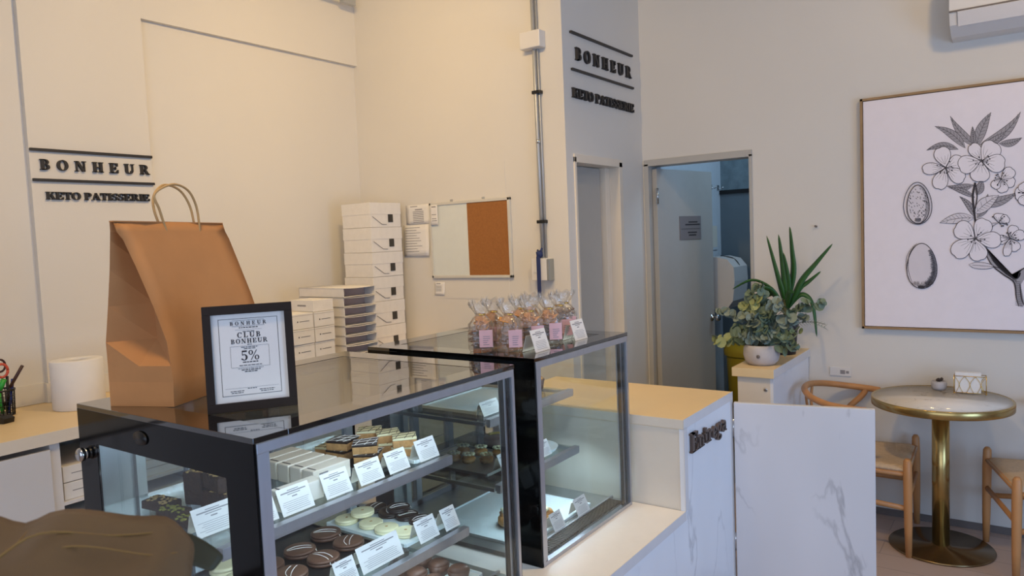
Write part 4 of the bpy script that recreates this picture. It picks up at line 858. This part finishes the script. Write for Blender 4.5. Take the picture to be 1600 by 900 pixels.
rb2 = round_bis(-1.60, 1.30, zt2, 'milk chocolate biscuit with white drizzle nearest the front', M_choc2, .045, .018, drz=M_drizzle, grp='large chocolate biscuits')
for (x, y, lb) in ((-1.70, 1.30, 'milk chocolate biscuit, centre of the dark tray'), (-1.73, 1.42, 'milk chocolate biscuit, back right of the dark tray'), (-1.62, 1.41, 'milk chocolate biscuit, front right of the dark tray'), (-1.70, 1.19, 'milk chocolate biscuit, left part of the dark tray'), (-1.60, 1.19, 'milk chocolate biscuit at front left of the dark tray')): dup(rb2, (x, y, zt2), random.uniform(0, 3), lb)
rb3 = round_bis(-1.79, 1.12, zt2, 'white iced biscuit at the far left of the lower shelf', M_cream, .04, .022, grp='white iced biscuits')
dup(rb3, (-1.59, 1.10, zt2), 0, 'white iced biscuit near the front left post'); dup(rb3, (-1.69, 1.10, zt2), 0, 'white iced biscuit between the two other white ones')
# farther case contents
def muffin(x, y, z, label, m, topm, rr=.03, hh=.03, grp='small cakes in cups'):
    t = thing('cup_cake', label, 'cake', (x, y, z), 0, grp)
    part('paper_cup', MB().lathe([(0, 0), (rr*.8, 0), (rr, hh), (0, hh)], 36, rip=.04), m, t)
    b = MB().blob((0, 0, hh), rr*.95, rr*.95, rr*.45, 2, .05); part('cake_top', b, topm, t); return t
tray(-1.86, 1.96, -1.53, 2.205, Z5, 'grey tray of small cakes in the farther case', m=M_alu2)
mu0 = muffin(-1.74, 2.04, Z5+.006, 'yellow flower topped cake nearest the left end of the middle shelf', M_bisc, M_crackl, .026, .014, 'yellow flower topped cakes')
dd_ = MB()
for k in range(8): dd_.blob((.018*math.cos(k*PI/4), .018*math.sin(k*PI/4), .030), .010, .006, .004, 1, .2, None)
part('petals', dd_, M_cream, mu0)
for i, (x, y, lb) in enumerate(((-1.68, 2.05, 'yellow flower topped cake, second in the front row'), (-1.62, 2.08, 'yellow flower topped cake, third in the front row'), (-1.77, 2.13, 'yellow flower topped cake in the row behind'), (-1.70, 2.15, 'yellow flower topped cake, centre of the tray'), (-1.63, 2.17, 'yellow flower topped cake at the right of the tray'))): dup(mu0, (x, y, Z5+.006), 0, lb)
lc = thing('lemon_tart', 'dark tart with a yellow lemon slice on the middle shelf', 'cake', (-1.74, 2.30, Z5))
part('tart_base', MB().lathe([(0, 0), (.045, 0), (.05, .03), (.046, .034), (0, .03)], 30), M_choc2, lc); part('lemon_slice', MB().tube([(.035*math.cos(a), .035*math.sin(a), .036) for a in [i*PI/8 for i in range(9)]], .006, 8), mat('lemon', (.86, .74, .18), .4), lc)
tray(-1.80, 1.95, -1.53, 2.30, Z4, 'frosted tray at the left of the top shelf in the farther case')
mt = muffin(-1.60, 2.395, Z4, 'brown round bun on the top shelf of the farther case', M_choc2, M_gold, .032, .04, 'buns on the top shelf')
dup(mt, (-1.72, 2.36, Z4), 0, 'brown round bun farther back on the top shelf')
tray(-1.66, 2.215, -1.475, 2.405, Z5+.0005, 'white oval tray with a price card in the farther case', True)
tray(-1.80, 1.95, -1.38, 2.40, Z3, 'long white tray on the deck of the farther case')
def golden(x, y, z, label):
    t = thing('cream_pastry', label, 'pastry', (x, y, z), .5, 'golden cream pastries')
    part('pastry_shell', MB().blob((0, 0, .022), .042, .034, .024, 3, .07).blob((.01, .0, .04), .030, .028, .016, 2, .1), M_gold, t)
    part('cream_top', MB().blob((0, .0, .055), .018, .02, .009, 2, .2).blob((.012, .012, .057), .012, .010, .006, 2, .2), M_cream, t); return t
g0 = golden(-1.44, 2.05, Z3+.006, 'golden cream pastry nearest the end glass on the deck')
dup(g0, (-1.425, 2.15, Z3+.006), 1.4, 'golden cream pastry right behind the nearer one'); dup(g0, (-1.53, 2.07, Z3+.006), 2.4, 'golden cream pastry farther from the front glass')
# deck of nearer case : small cups
tray(-1.80, 1.50, -1.38, 1.72, Z3, 'pale tray of chocolate cups on the deck of the nearer case')
cu = muffin(-1.42, 1.66, Z3+.006, 'chocolate cup cake nearest the front right corner of the deck', M_choc2, M_choc2, .034, .03, 'chocolate cup cakes on the deck')
for i, (x, y, lb) in enumerate(((-1.50, 1.66, 'chocolate cup cake, second from the front on the right'), (-1.58, 1.67, 'chocolate cup cake, third from the front on the right'), (-1.44, 1.57, 'chocolate cup cake, front of the left row'), (-1.52, 1.58, 'chocolate cup cake, middle of the left row'), (-1.60, 1.59, 'chocolate cup cake, back of the left row'), (-1.67, 1.66, 'chocolate cup cake, farthest back on the deck'))): dup(cu, (x, y, Z3+.006), 0, lb)
# ================================================================== BOXES ON THE BACK COUNTER
CT = .9525
for k in range(6):
    hgt = .1495; dx = random.uniform(-.004, .004)
    t = thing('cake_box', 'tall white cake box with dark square label, %s in the corner stack' % ('bottom one', 'second from bottom', 'third from bottom', 'third from top', 'second from top', 'topmost')[k], 'box', (-3.225+dx, 3.115, CT+k*hgt), -.01+random.uniform(-.008, .008), 'cake boxes stacked in the corner')
    part('box_body', MB().box(-.245, 0, 0, 0, .255, hgt-.002, .002), M_box, t)
    part('box_lid', MB().box(-.247, -.002, hgt*.52, .002, .257, hgt-.0015, .001), M_box, t)
    part('dark_label', MB().box(.002, .145, .030, .0035, .185, .078), M_win, t)
    part('flap_edge', MB().tube([(.003, .015, .065), (.003, .09, .018), (.003, .13, .016)], .0014, 5), M_skirt, t)
for k in range(8):
    hh = .0525; z = CT+k*hh; deep = .38 if k >= 6 else .25
    t = thing('open_tray_box', 'flat open fronted white box, %s in the middle stack' % ('bottom', 'second from bottom', 'third from bottom', 'fourth from bottom', 'fourth from top', 'third from top', 'second from top', 'topmost')[k], 'box', (-3.015-random.uniform(0, .006), 2.69, z), -.03+random.uniform(-.012, .012), 'open fronted boxes in the middle stack')
    part('box_shell', MB().box(-deep, 0, 0, 0, .003, hh-.004).box(-deep, .222, 0, 0, .225, hh-.004).box(-deep, 0, 0, -deep+.003, .225, hh-.004).box(-deep, 0, 0, 0, .225, .002), M_box, t)
    rows = [[(x_, y_*.045-.002, hh-.003-.004*math.sin(PI*y_/5)*(1 if x_ > -.1 else 0)+.0) for y_ in range(6)] for x_ in (-deep, -.1, 0, .012)]
    part('curved_lid', MB().grid(rows), M_box, t, solid=.0015)
    part('inner_shade_panel', MB().box(-.085, .004, .0025, -.08, .221, hh-.006), M_boxin, t)  # added panel near the opening; its colour stands for the shaded interior
for c in range(2):
    for k in range(4):
        if c == 1 and k == 3: pass
        hh = .078
        t = thing('small_box', 'small white box with tiny printed logo, %s row of the %s column' % (('bottom', 'second', 'third', 'top')[k], ('left', 'right')[c]), 'box', (-3.015+random.uniform(-.004, .006), 2.345+.137*c, CT+k*hh), random.uniform(-.03, .03), 'small printed boxes')
        part('box_body', MB().box(-.16, 0, 0, 0, .131, hh-.002, .001), M_box, t); part('lid_seam', MB().box(0, .0, hh*.86, .0006, .131, hh*.875), M_inkl, t)
        part('printed_logo', MB().box(0, .045, .036, .0008, .105, .0385).box(0, .030, .034, .0008, .036, .041), M_ink, t)
t = thing('small_box', 'small white box lying across the top of the small box columns', 'box', (-3.02, 2.485, CT+4*.078), -.04, 'small printed boxes')
part('box_body', MB().box(-.19, 0, 0, 0, .128, .058, .001), M_box, t); part('printed_logo', MB().box(-.13, -.0008, .026, -.06, 0, .034), M_inkl, t)
# paper roll
pr2 = thing('paper_roll', 'large white paper towel roll standing on the back counter', 'paper roll', (-3.36, 1.475, CT))
part('roll', MB().lathe([(.022, .002), (.098, 0), (.101, .003), (.101, .205), (.098, .208), (.022, .206), (.022, .002)], 48), M_paper, pr2); part('core', MB().lathe([(.0215, .002), (.0215, .200), (.019, .200), (.019, .002)], 24), M_brownie, pr2)
# pen holder + stationery
px, py = -3.50, 1.235
pe = thing('pen_holder', 'black mesh pen holder full of stationery at the left edge', 'pen holder', (px, py, CT))
mh = MB()
for k in range(20):
    a = 2*PI*k/20; mh.tube([(.042*math.cos(a), .042*math.sin(a), .002), (.046*math.cos(a), .046*math.sin(a), .105)], .0018, 5)
for zz in (.02, .04, .06, .08): mh.lathe([(.0435+zz*.03, zz), (.0455+zz*.03, zz+.0015), (.0435+zz*.03, zz+.003), (.0425+zz*.03, zz+.0015), (.0435+zz*.03, zz)], 28)
part('mesh_wall', mh, M_blkp, pe); part('rim', MB().lathe([(.044, .103), (.050, .103), (.050, .110), (.044, .110), (.044, .103)], 28), M_blkp, pe); part('cup_base', MB().cyl((0, 0, 0), .044, .004, 28), M_blkp, pe)
def stick(name, label, cat, a, b, r, m, extra=None):
    t = thing(name, label, cat, (px, py, CT)); part('barrel', MB().tube([a, b], r, 10), m, t)
    if extra: part('cap', MB().tube(extra[:2], extra[2], 10), extra[3], t)
    return t
stick('green_marker', 'bright green highlighter standing in the pen holder', 'pen', (.012, -.005, .01), (-.006, -.006, .10), .007, M_green, ((-.006, -.006, .10), (.006, .012, .150), .0105, M_green))
stick('blue_pen', 'blue pen in the holder beside the green highlighter', 'pen', (.02, .015, .01), (.028, .030, .115), .005, M_bluep, ((.028, .030, .115), (.03, .035, .150), .0065, M_bluep))
stick('brown_pen', 'dark brown pen leaning far out of the holder', 'pen', (.0, .0, .02), (.040, .020, .12), .0035, M_brownp, ((.040, .020, .12), (.075, .058, .205), .0065, M_brownp))
stick('black_pen', 'black pen upright at the back of the holder', 'pen', (.0, .022, .01), (-.005, .028, .16), .0055, M_blkp)
sc2 = thing('scissors', 'orange handled scissors standing handles up in the pen holder', 'scissors', (px, py, CT))
for s_ in (-1, 1):
    c = Vector((-.01+.0*s_, -.012+.024*s_, .185)); pts = [(c.x+.004*math.cos(a), c.y+.021*math.cos(a), c.z+.028*math.sin(a)) for a in [i*PI/8 for i in range(17)]]
    part('handle', MB().tube(pts, .0055, 8), M_red, sc2)
part('blades', MB().tube([(-.01, -.014, .16), (.0, .0, .02)], .006, 6, flat=.35), M_chrome, sc2); part('pivot', MB().blob((-.008, -.008, .14), .006, .006, .006, 1), M_chrome, sc2)
s3 = thing('scissors', 'second scissors with black and red loop behind the orange ones', 'scissors', (px, py, CT))
for s_ in (0, 1):
    pts = [(-.025, .012+.020*math.cos(a)-.03*s_, .205-.01*s_+.026*math.sin(a)) for a in [i*PI/8 for i in range(17)]]; part('handle', MB().tube(pts, .0045, 8), M_brownp if s_ == 0 else M_blkp, s3)
part('blades', MB().tube([(-.02, .0, .18), (-.01, .01, .02)], .005, 6, flat=.35), M_chrome, s3)
td = thing('tape_dispenser', 'clear and black tape dispenser in front of the pen holder', 'tape dispenser', (-3.40, 1.16, CT), .3)
part('dispenser_base', MB().prism([(-.06, 0), (.09, 0), (.095, .02), (.07, .03), (.03, .02), (-.055, .025)], -.022, .022, Matrix.Rotation(PI/2, 4, 'X')), M_blkp, td)
part('tape_reel', MB().lathe([(.012, -.009), (.033, -.009), (.033, .009), (.012, .009), (.012, -.009)], 28, Matrix.Translation((-.01, 0, .046)) @ Matrix.Rotation(PI/2, 4, 'X')), M_paper2, td)
part('clear_cover', MB().box(-.055, -.0225, .025, .03, -.0215, .085), M_acry, td)
# ================================================================== TABLE AND CHAIRS
tb = thing('bistro_table', 'round marble topped bistro table with brass rim, column and disc base', 'table', (-.36, 4.058, 0))
part('table_top', MB().lathe([(0, .738), (.292, .738), (.295, .741), (0, .742)][::-1], 72), M_tabletop, tb)
part('brass_rim', MB().lathe([(.292, .7405), (.300, .7435), (.303, .741), (.303, .706), (.298, .703), (0, .703)], 72), M_brass, tb)
part('column', MB().cyl((0, 0, .018), .038, .686, 36), M_brass, tb)
part('disc_base', MB().lathe([(0, .018), (.044, .018), (.046, .013), (.225, .011), (.230, .006), (.228, 0), (0, 0)], 72), M_brassd, tb)
cpn = thing('succulent_pot', 'tiny grey concrete pot with a dark succulent on the bistro table', 'plant', (-.385, 4.262, .743))
part('pot', MB().lathe([(0, 0), (.028, 0), (.034, .012), (.036, .03), (.033, .044), (.028, .044), (.028, .036), (0, .036)], 28), M_conc, cpn)
sb = MB()
for k in range(9): a = k*2.4; sb.blob((.012*math.cos(a)*(k % 3)*.5, .012*math.sin(a)*(k % 3)*.5, .044+.004*(k % 3)), .009, .007, .010, 1, .1)
part('succulent', sb, mat('succulent', (.25, .20, .17), .6), cpn)
nh = thing('napkin_holder', 'gold wire napkin holder full of white napkins on the bistro table', 'napkin holder', (-.315, 4.215, .743), .06)
wv = MB(); r_ = .0016; W_, D_, H_ = .135, .05, .088
for y_ in (-D_/2, D_/2):
    wv.tube([(0, y_, .006), (0, y_, H_)], r_, 6); wv.tube([(W_, y_, .006), (W_, y_, H_)], r_, 6); wv.tube([(0, y_, H_), (W_, y_, H_)], r_, 6); wv.tube([(0, y_, .006), (W_, y_, .006)], r_, 6)
    for k in range(3):
        x0 = W_*k/3; x1 = W_*(k+1)/3; wv.tube(smoothpath([(x0, y_, H_), ((x0+x1)/2, y_, H_*.55), (x0+.008, y_, .007)], 4), r_*.7, 5); wv.tube(smoothpath([(x1, y_, H_), ((x0+x1)/2, y_, H_*.55), (x1-.008, y_, .007)], 4), r_*.7, 5)
for x_ in (0, W_):
    wv.tube([(x_, -D_/2, .006), (x_, D_/2, .006)], r_, 6); wv.tube([(x_, -D_/2, H_), (x_, D_/2, H_)], r_, 6); wv.tube([(x_, -D_/2, H_*.5), (x_, 0, H_), (x_, D_/2, H_*.5), (x_, 0, .006), (x_, -D_/2, H_*.5)], r_*.7, 5)
for x_ in (.0, W_):
    for y_ in (-D_/2, D_/2): wv.blob((x_, y_, .003), .004, .004, .004, 1)
part('wire_frame', wv, M_foil, nh)
nk = MB()
for k in range(9): nk.box(.002+random.uniform(0, .003), -D_/2+.004+k*.0047, .006, .112+random.uniform(-.001, .002), -D_/2+.0075+k*.0047, .105-.002*(k % 3), .0008)
part('napkins', nk, M_paper, nh)
def chair(label):
    t = thing('wishbone_chair', label, 'chair', (0, 0, 0), 0, 'wishbone chairs at the bistro table')
    for s in (-1, 1):
        part('front_leg', MB().tube([(.225, .235*s, 0), (.224, .235*s, .15), (.222, .233*s, .38), (.221, .232*s, .465), (.221, .232*s, .478)], [.014, .018, .0205, .018, .010], 14), M_wood, t)
        part('rear_leg', MB().tube(smoothpath([(-.235, .17*s, 0), (-.215, .185*s, .2), (-.195, .20*s, .42), (-.13, .235*s, .56), (-.04, .262*s, .66), (-.02, .268*s, .70)], 5), .0155, 12), M_wood, t)
        part('side_rail', MB().tube([(.22, .23*s, .40), (-.195, .195*s, .395)], .012, 10).tube([(.222, .234*s, .235), (-.21, .188*s, .255)], .010, 10, flat=1.3), M_wood, t)
    part('front_rail', MB().tube([(.222, -.23, .415), (.222, .23, .415)], .012, 10).tube([(.224, -.234, .275), (.224, .234, .275)], .010, 10, flat=1.4), M_wood, t)
    part('back_rail', MB().tube([(-.197, -.195, .40), (-.197, .195, .40)], .012, 10).tube([(-.21, -.187, .30), (-.21, .187, .30)], .010, 10, flat=1.4), M_wood, t)
    arm = smoothpath([(.055, -.255, .698), (-.02, -.268, .703), (-.12, -.255, .712), (-.21, -.195, .728), (-.262, -.10, .742), (-.278, 0, .746), (-.262, .10, .742), (-.21, .195, .728), (-.12, .255, .712), (-.02, .268, .703), (.055, .255, .698)], 6)
    part('top_rail', MB().tube(arm, [.010]+[.0165]*(len(arm)-2)+[.010], 14), M_wood, t)
    sp = MB(); sp.tube(smoothpath([(-.20, 0, .40), (-.235, 0, .50), (-.248, -.02, .58), (-.262, -.055, .66), (-.262, -.085, .738)], 5), .011, 10, flat=.6); sp.tube(smoothpath([(-.20, 0, .40), (-.235, 0, .50), (-.248, .02, .58), (-.262, .055, .66), (-.262, .085, .738)], 5), .011, 10, flat=.6)
    part('wishbone_splat', sp, M_wood, t)
    rows = []
    for i in range(13):
        u = i/12; x = -.205+.435*u; hw_ = .195+.040*u
        rows.append([(x, hw_*(j/6-1), .428-.016*(1-((j-6)/6)**2)*math.sin(PI*u)-(.012 if i in (0, 12) else 0)-(.010 if j in (0, 12) else 0)) for j in range(13)])
    part('woven_seat', MB().grid(rows), M_cord, t, solid=.016)
    return t
ch = chair('wishbone chair left of the table, partly behind the marble gate'); ch.location = (-.71, 4.085, 0); ch.rotation_euler = (0, 0, .04)
dup(ch, (.10, 4.075, 0), math.radians(196), 'wishbone chair right of the table, cut by the picture edge')
# ================================================================== PLANTS
pt = thing('eucalyptus_pot', 'pale round concrete pot of grey green eucalyptus foliage on the side cabinet', 'plant', (-1.137, 3.80, .9005))
part('pot', MB().lathe([(0, 0), (.062, 0), (.082, .02), (.090, .05), (.088, .085), (.080, .103), (.074, .103), (.074, .09), (0, .09)], 40), M_conc, pt)
part('pot_mark', MB().lathe([(0, 0), (.009, 0), (.009, .002), (0, .002)], 14, Matrix.Translation((.01, -.0895, .052)) @ Matrix.Rotation(PI/2, 4, 'X')), M_skirt, pt)
part('soil', MB().cyl((0, 0, .088), .073, .004, 28), M_soil, pt)
def leafdisc(mb, c, r, nrm, asp=1.0):
    q = Vector(nrm).to_track_quat('Z', 'Y').to_matrix().to_4x4(); n = 9; m = Matrix.Translation(c) @ q @ Matrix.Rotation(random.uniform(0, 6), 4, 'Z')
    ctr = mb.bm.verts.new(m @ Vector((0, 0, -.12*r))); vs = [mb.bm.verts.new(m @ Vector((r*math.cos(2*PI*i/n), r*asp*math.sin(2*PI*i/n), 0))) for i in range(n)]
    for i in range(n): f_ = mb.bm.faces.new((ctr, vs[i], vs[(i+1) % n])); f_.smooth = True
sprays = []
ends = [((.0, -.02, .40), 0), ((-.05, -.02, .36), 0), ((-.20, -.03, .27), 2), ((-.17, .0, .12), 1), ((-.22, -.05, .13), 1), ((-.12, -.05, .19), 0), ((.06, -.05, .27), 0), ((.12, .0, .20), 2), ((.15, -.01, .13), 0), ((-.03, -.08, .25), 2), ((.02, -.06, .20), 0), ((.30, .02, .32), 0), ((.22, .0, .24), 2), ((.10, -.03, .32), 2), ((-.10, .0, .30), 1), ((-.07, -.08, .15), 2), ((.06, -.08, .14), 2), ((.17, .03, .17), 1), ((-.01, -.04, .33), 1), ((.19, -.02, .09), 0)]
for si, (e, kind) in enumerate(ends):
    e = Vector(e); p = smoothpath([(random.uniform(-.03, .03), random.uniform(-.03, .03), .09), (e.x*.35, e.y*.4, .09+(e.z-.05)*.6), (e.x*.75, e.y*.8, e.z*.95), tuple(e)], 6)
    st = part('stem', MB().tube(p, .0018, 5), M_stem, pt); lf = MB(); n = len(p)
    for i in range(4, n, 1 if si < 16 else 2):
        r = (.026 if i < n-4 else .017)*random.uniform(.75, 1.15)
        for s_ in (-1, 1):
            d = Vector((random.uniform(-1, 1), random.uniform(-1.2, .3), random.uniform(-.2, 1))).normalized(); off = Vector((random.uniform(-1, 1), random.uniform(-1, 1)*.6, random.uniform(-.6, .8))).normalized()*r
            leafdisc(lf, p[i]+off, r, d, random.uniform(.75, 1))
    part('foliage', lf, (M_euc, M_euc2, M_euc3)[kind], st)
tw = part('twig', MB().tube(smoothpath([(.04, .0, .10), (.14, .01, .20), (.24, .01, .225), (.31, .01, .215)], 5), .0014, 5), M_stem, pt)
lf = MB()
for i in range(12):
    x = .16+.013*i
    for s_ in (-1, 1): lf.tube([(x, .01, .205+.02*math.sin(i*.3)), (x+.018, .01, .205+.02*math.sin(i*.3)+.016*s_)], [.003, .0008], 5, flat=.4)
part('needles', lf, M_euc, tw)
yp = thing('yucca_pot', 'dark navy pot of tall lance leaved yucca behind the eucalyptus', 'plant', (-1.118, 4.16, .9005))
part('pot', MB().lathe([(0, 0), (.058, 0), (.072, .15), (.076, .152), (.076, .165), (.068, .165), (.066, .14), (0, .14)], 32), M_navy, yp); part('soil', MB().cyl((0, 0, .138), .064, .004, 24), M_soil, yp)
part('trunk', MB().tube([(0, 0, .14), (.01, 0, .22), (.012, .0, .30)], .014, 10), M_stem, yp)
for (pts, wd_) in ((((.01, 0, .26), (-.03, 0, .42), (-.09, .01, .655)), .030), (((.01, 0, .26), (.0, -.01, .45), (-.02, -.01, .66)), .034), (((.015, 0, .26), (.05, 0, .45), (.045, .0, .58), (.035, .01, .70)), .032), (((.015, 0, .26), (.03, -.02, .40), (.01, -.03, .56)), .030),
                   (((.02, 0, .25), (.09, .0, .40), (.17, .0, .50), (.255, .0, .60)), .030), (((.02, 0, .25), (.08, .0, .36), (.13, .0, .40), (.195, .0, .455)), .026), (((.0, 0, .26), (-.06, -.02, .36), (-.16, -.03, .41), (-.27, -.04, .36)), .018), (((.0, 0, .25), (-.08, -.02, .35), (-.20, -.04, .34)), .022),
                   (((.0, 0, .25), (-.06, .0, .33), (-.13, -.0, .28), (-.16, .0, .18)), .024), (((.02, 0, .25), (.09, .0, .33), (.15, .0, .28), (.17, .0, .10)), .022), (((0, 0, .24), (-.05, -.05, .35), (-.12, -.09, .38)), .028), (((0.01, 0, .24), (.04, -.06, .34), (.08, -.10, .35)), .028)):
    p = smoothpath([tuple(q) for q in pts], 6); n = len(p); rows = []
    for i, q in enumerate(p):
        t_ = (p[min(i+1, n-1)]-p[max(i-1, 0)]).normalized(); side_ = Vector((t_.z, -.55, -t_.x)); side_ = (side_-t_*side_.dot(t_)).normalized(); k = i/(n-1); w_ = wd_*.80*min(1, .35+2.2*k)*(1-k)**.55+.0006; fold = t_.cross(side_)*w_*.25
        rows.append([tuple(q-side_*w_+fold), tuple(q), tuple(q+side_*w_+fold)])
    part('leaf_blade', MB().grid(rows), M_yucca, yp, solid=.0012)
# big foreground leaf on its own potted plant
fg = thing('large_leaf_plant', 'blurred bronze green large leaf plant in the near left corner', 'plant', (-.95, .02, 0))
O_ = Vector((-.95, .02, 0))
far = [(-.915, .255, 1.318), (-.878, .282, 1.3330), (-.8577, .2917, 1.3390), (-.8364, .3065, 1.3290), (-.8178, .3204, 1.3490), (-.7885, .3409, 1.3430), (-.7618, .3590, 1.3310), (-.7379, .3761, 1.3300), (-.7182, .3903, 1.3400), (-.7045, .3979, 1.3226), (-.693, .4035, 1.301)]
near = [(-.63, .15, 1.36), (-.61, .16, 1.36), (-.60, .17, 1.36), (-.585, .18, 1.358), (-.57, .19, 1.356), (-.555, .205, 1.35), (-.545, .22, 1.342), (-.54, .24, 1.33), (-.545, .262, 1.312), (-.555, .28, 1.292), (-.57, .30, 1.27)]
rows = []
for j in range(9):
    v = j/8; rows.append([tuple(Vector(f_).lerp(Vector(n_), v)+Vector((0, 0, -.035*math.sin(PI*v)*.4+.006*math.sin(v*9+i*1.3)-.018*v*v))-O_) for i, (f_, n_) in enumerate(zip(far, near))])
bl = part('leaf_blade', MB().grid(rows), M_bigleaf, fg, solid=.0012, sub=1)
def on(u, v):   # point on blade, u 0..10 columns, v 0..8 rows
    i = min(int(u), 9); j = min(int(v), 7); a = u-i; b = v-j
    P_ = lambda jj, ii: Vector(rows[jj][ii])
    return (P_(j, i)*(1-a)*(1-b)+P_(j, i+1)*a*(1-b)+P_(j+1, i)*(1-a)*b+P_(j+1, i+1)*a*b)+Vector((0, 0, .0012))
vn = MB()
for path, r0 in (([(0, 5.2), (2, 3.8), (4, 2.2), (6, 1.2), (7.5, .9)], .0016), ([(0, 6.2), (3, 4.8), (6, 4.2), (9, 4.0)], .0012), ([(1.5, 4.1), (2.6, 2.0), (3.4, .3)], .0011), ([(3, 3.0), (5, 2.4), (7.5, 2.3), (9, 1.8)], .0010), ([(0, 7.2), (4, 6.2), (8, 5.6)], .0010), ([(4, 6.2), (6, 7.0), (7.2, 7.8)], .0008), ([(.5, 4.9), (1.2, 2.2), (1.4, .5)], .0009)):
    q = smoothpath([tuple(on(*p_)) for p_ in path], 5); vn.tube(q, [r0*(1-.6*i/len(q)) for i in range(len(q))], 6)
part('veins', vn, M_vein, bl)
rows2 = []
for j in range(5):
    v = j/4; a = Vector((-.757, .416, 1.302)).lerp(Vector((-.716, .450, 1.268)), v); b = Vector((-.735, .40, 1.27)).lerp(Vector((-.712, .43, 1.258)), v)
    rows2.append([tuple(a.lerp(b, k/3)+Vector((0, 0, .006*math.sin(PI*v)))-O_) for k in range(4)])
part('leaf_blade', MB().grid(rows2), M_darkleaf, fg, solid=.0012, sub=1)
part('stem', MB().tube(smoothpath([(-.01, 0, .35), (.0, .02, .8), (.02, .05, 1.15), tuple(on(.0, 6.0))], 6), .006, 8).tube(smoothpath([(0, .02, .8), (.08, .2, 1.1), tuple(Vector((-.735, .41, 1.28))-O_)], 6), .004, 8), M_stem, fg)
part('pot', MB().lathe([(0, 0), (.14, 0), (.18, .34), (.19, .36), (.17, .36), (.165, .32), (0, .32)], 32), M_conc, fg); part('soil', MB().cyl((0, 0, .318), .16, .008, 24), M_soil, fg)
for o in list(COL.objects):
    if o.name.split('.')[0] == 'snack_bag' and not o.get('label'): o['label'] = 'cellophane snack bag'
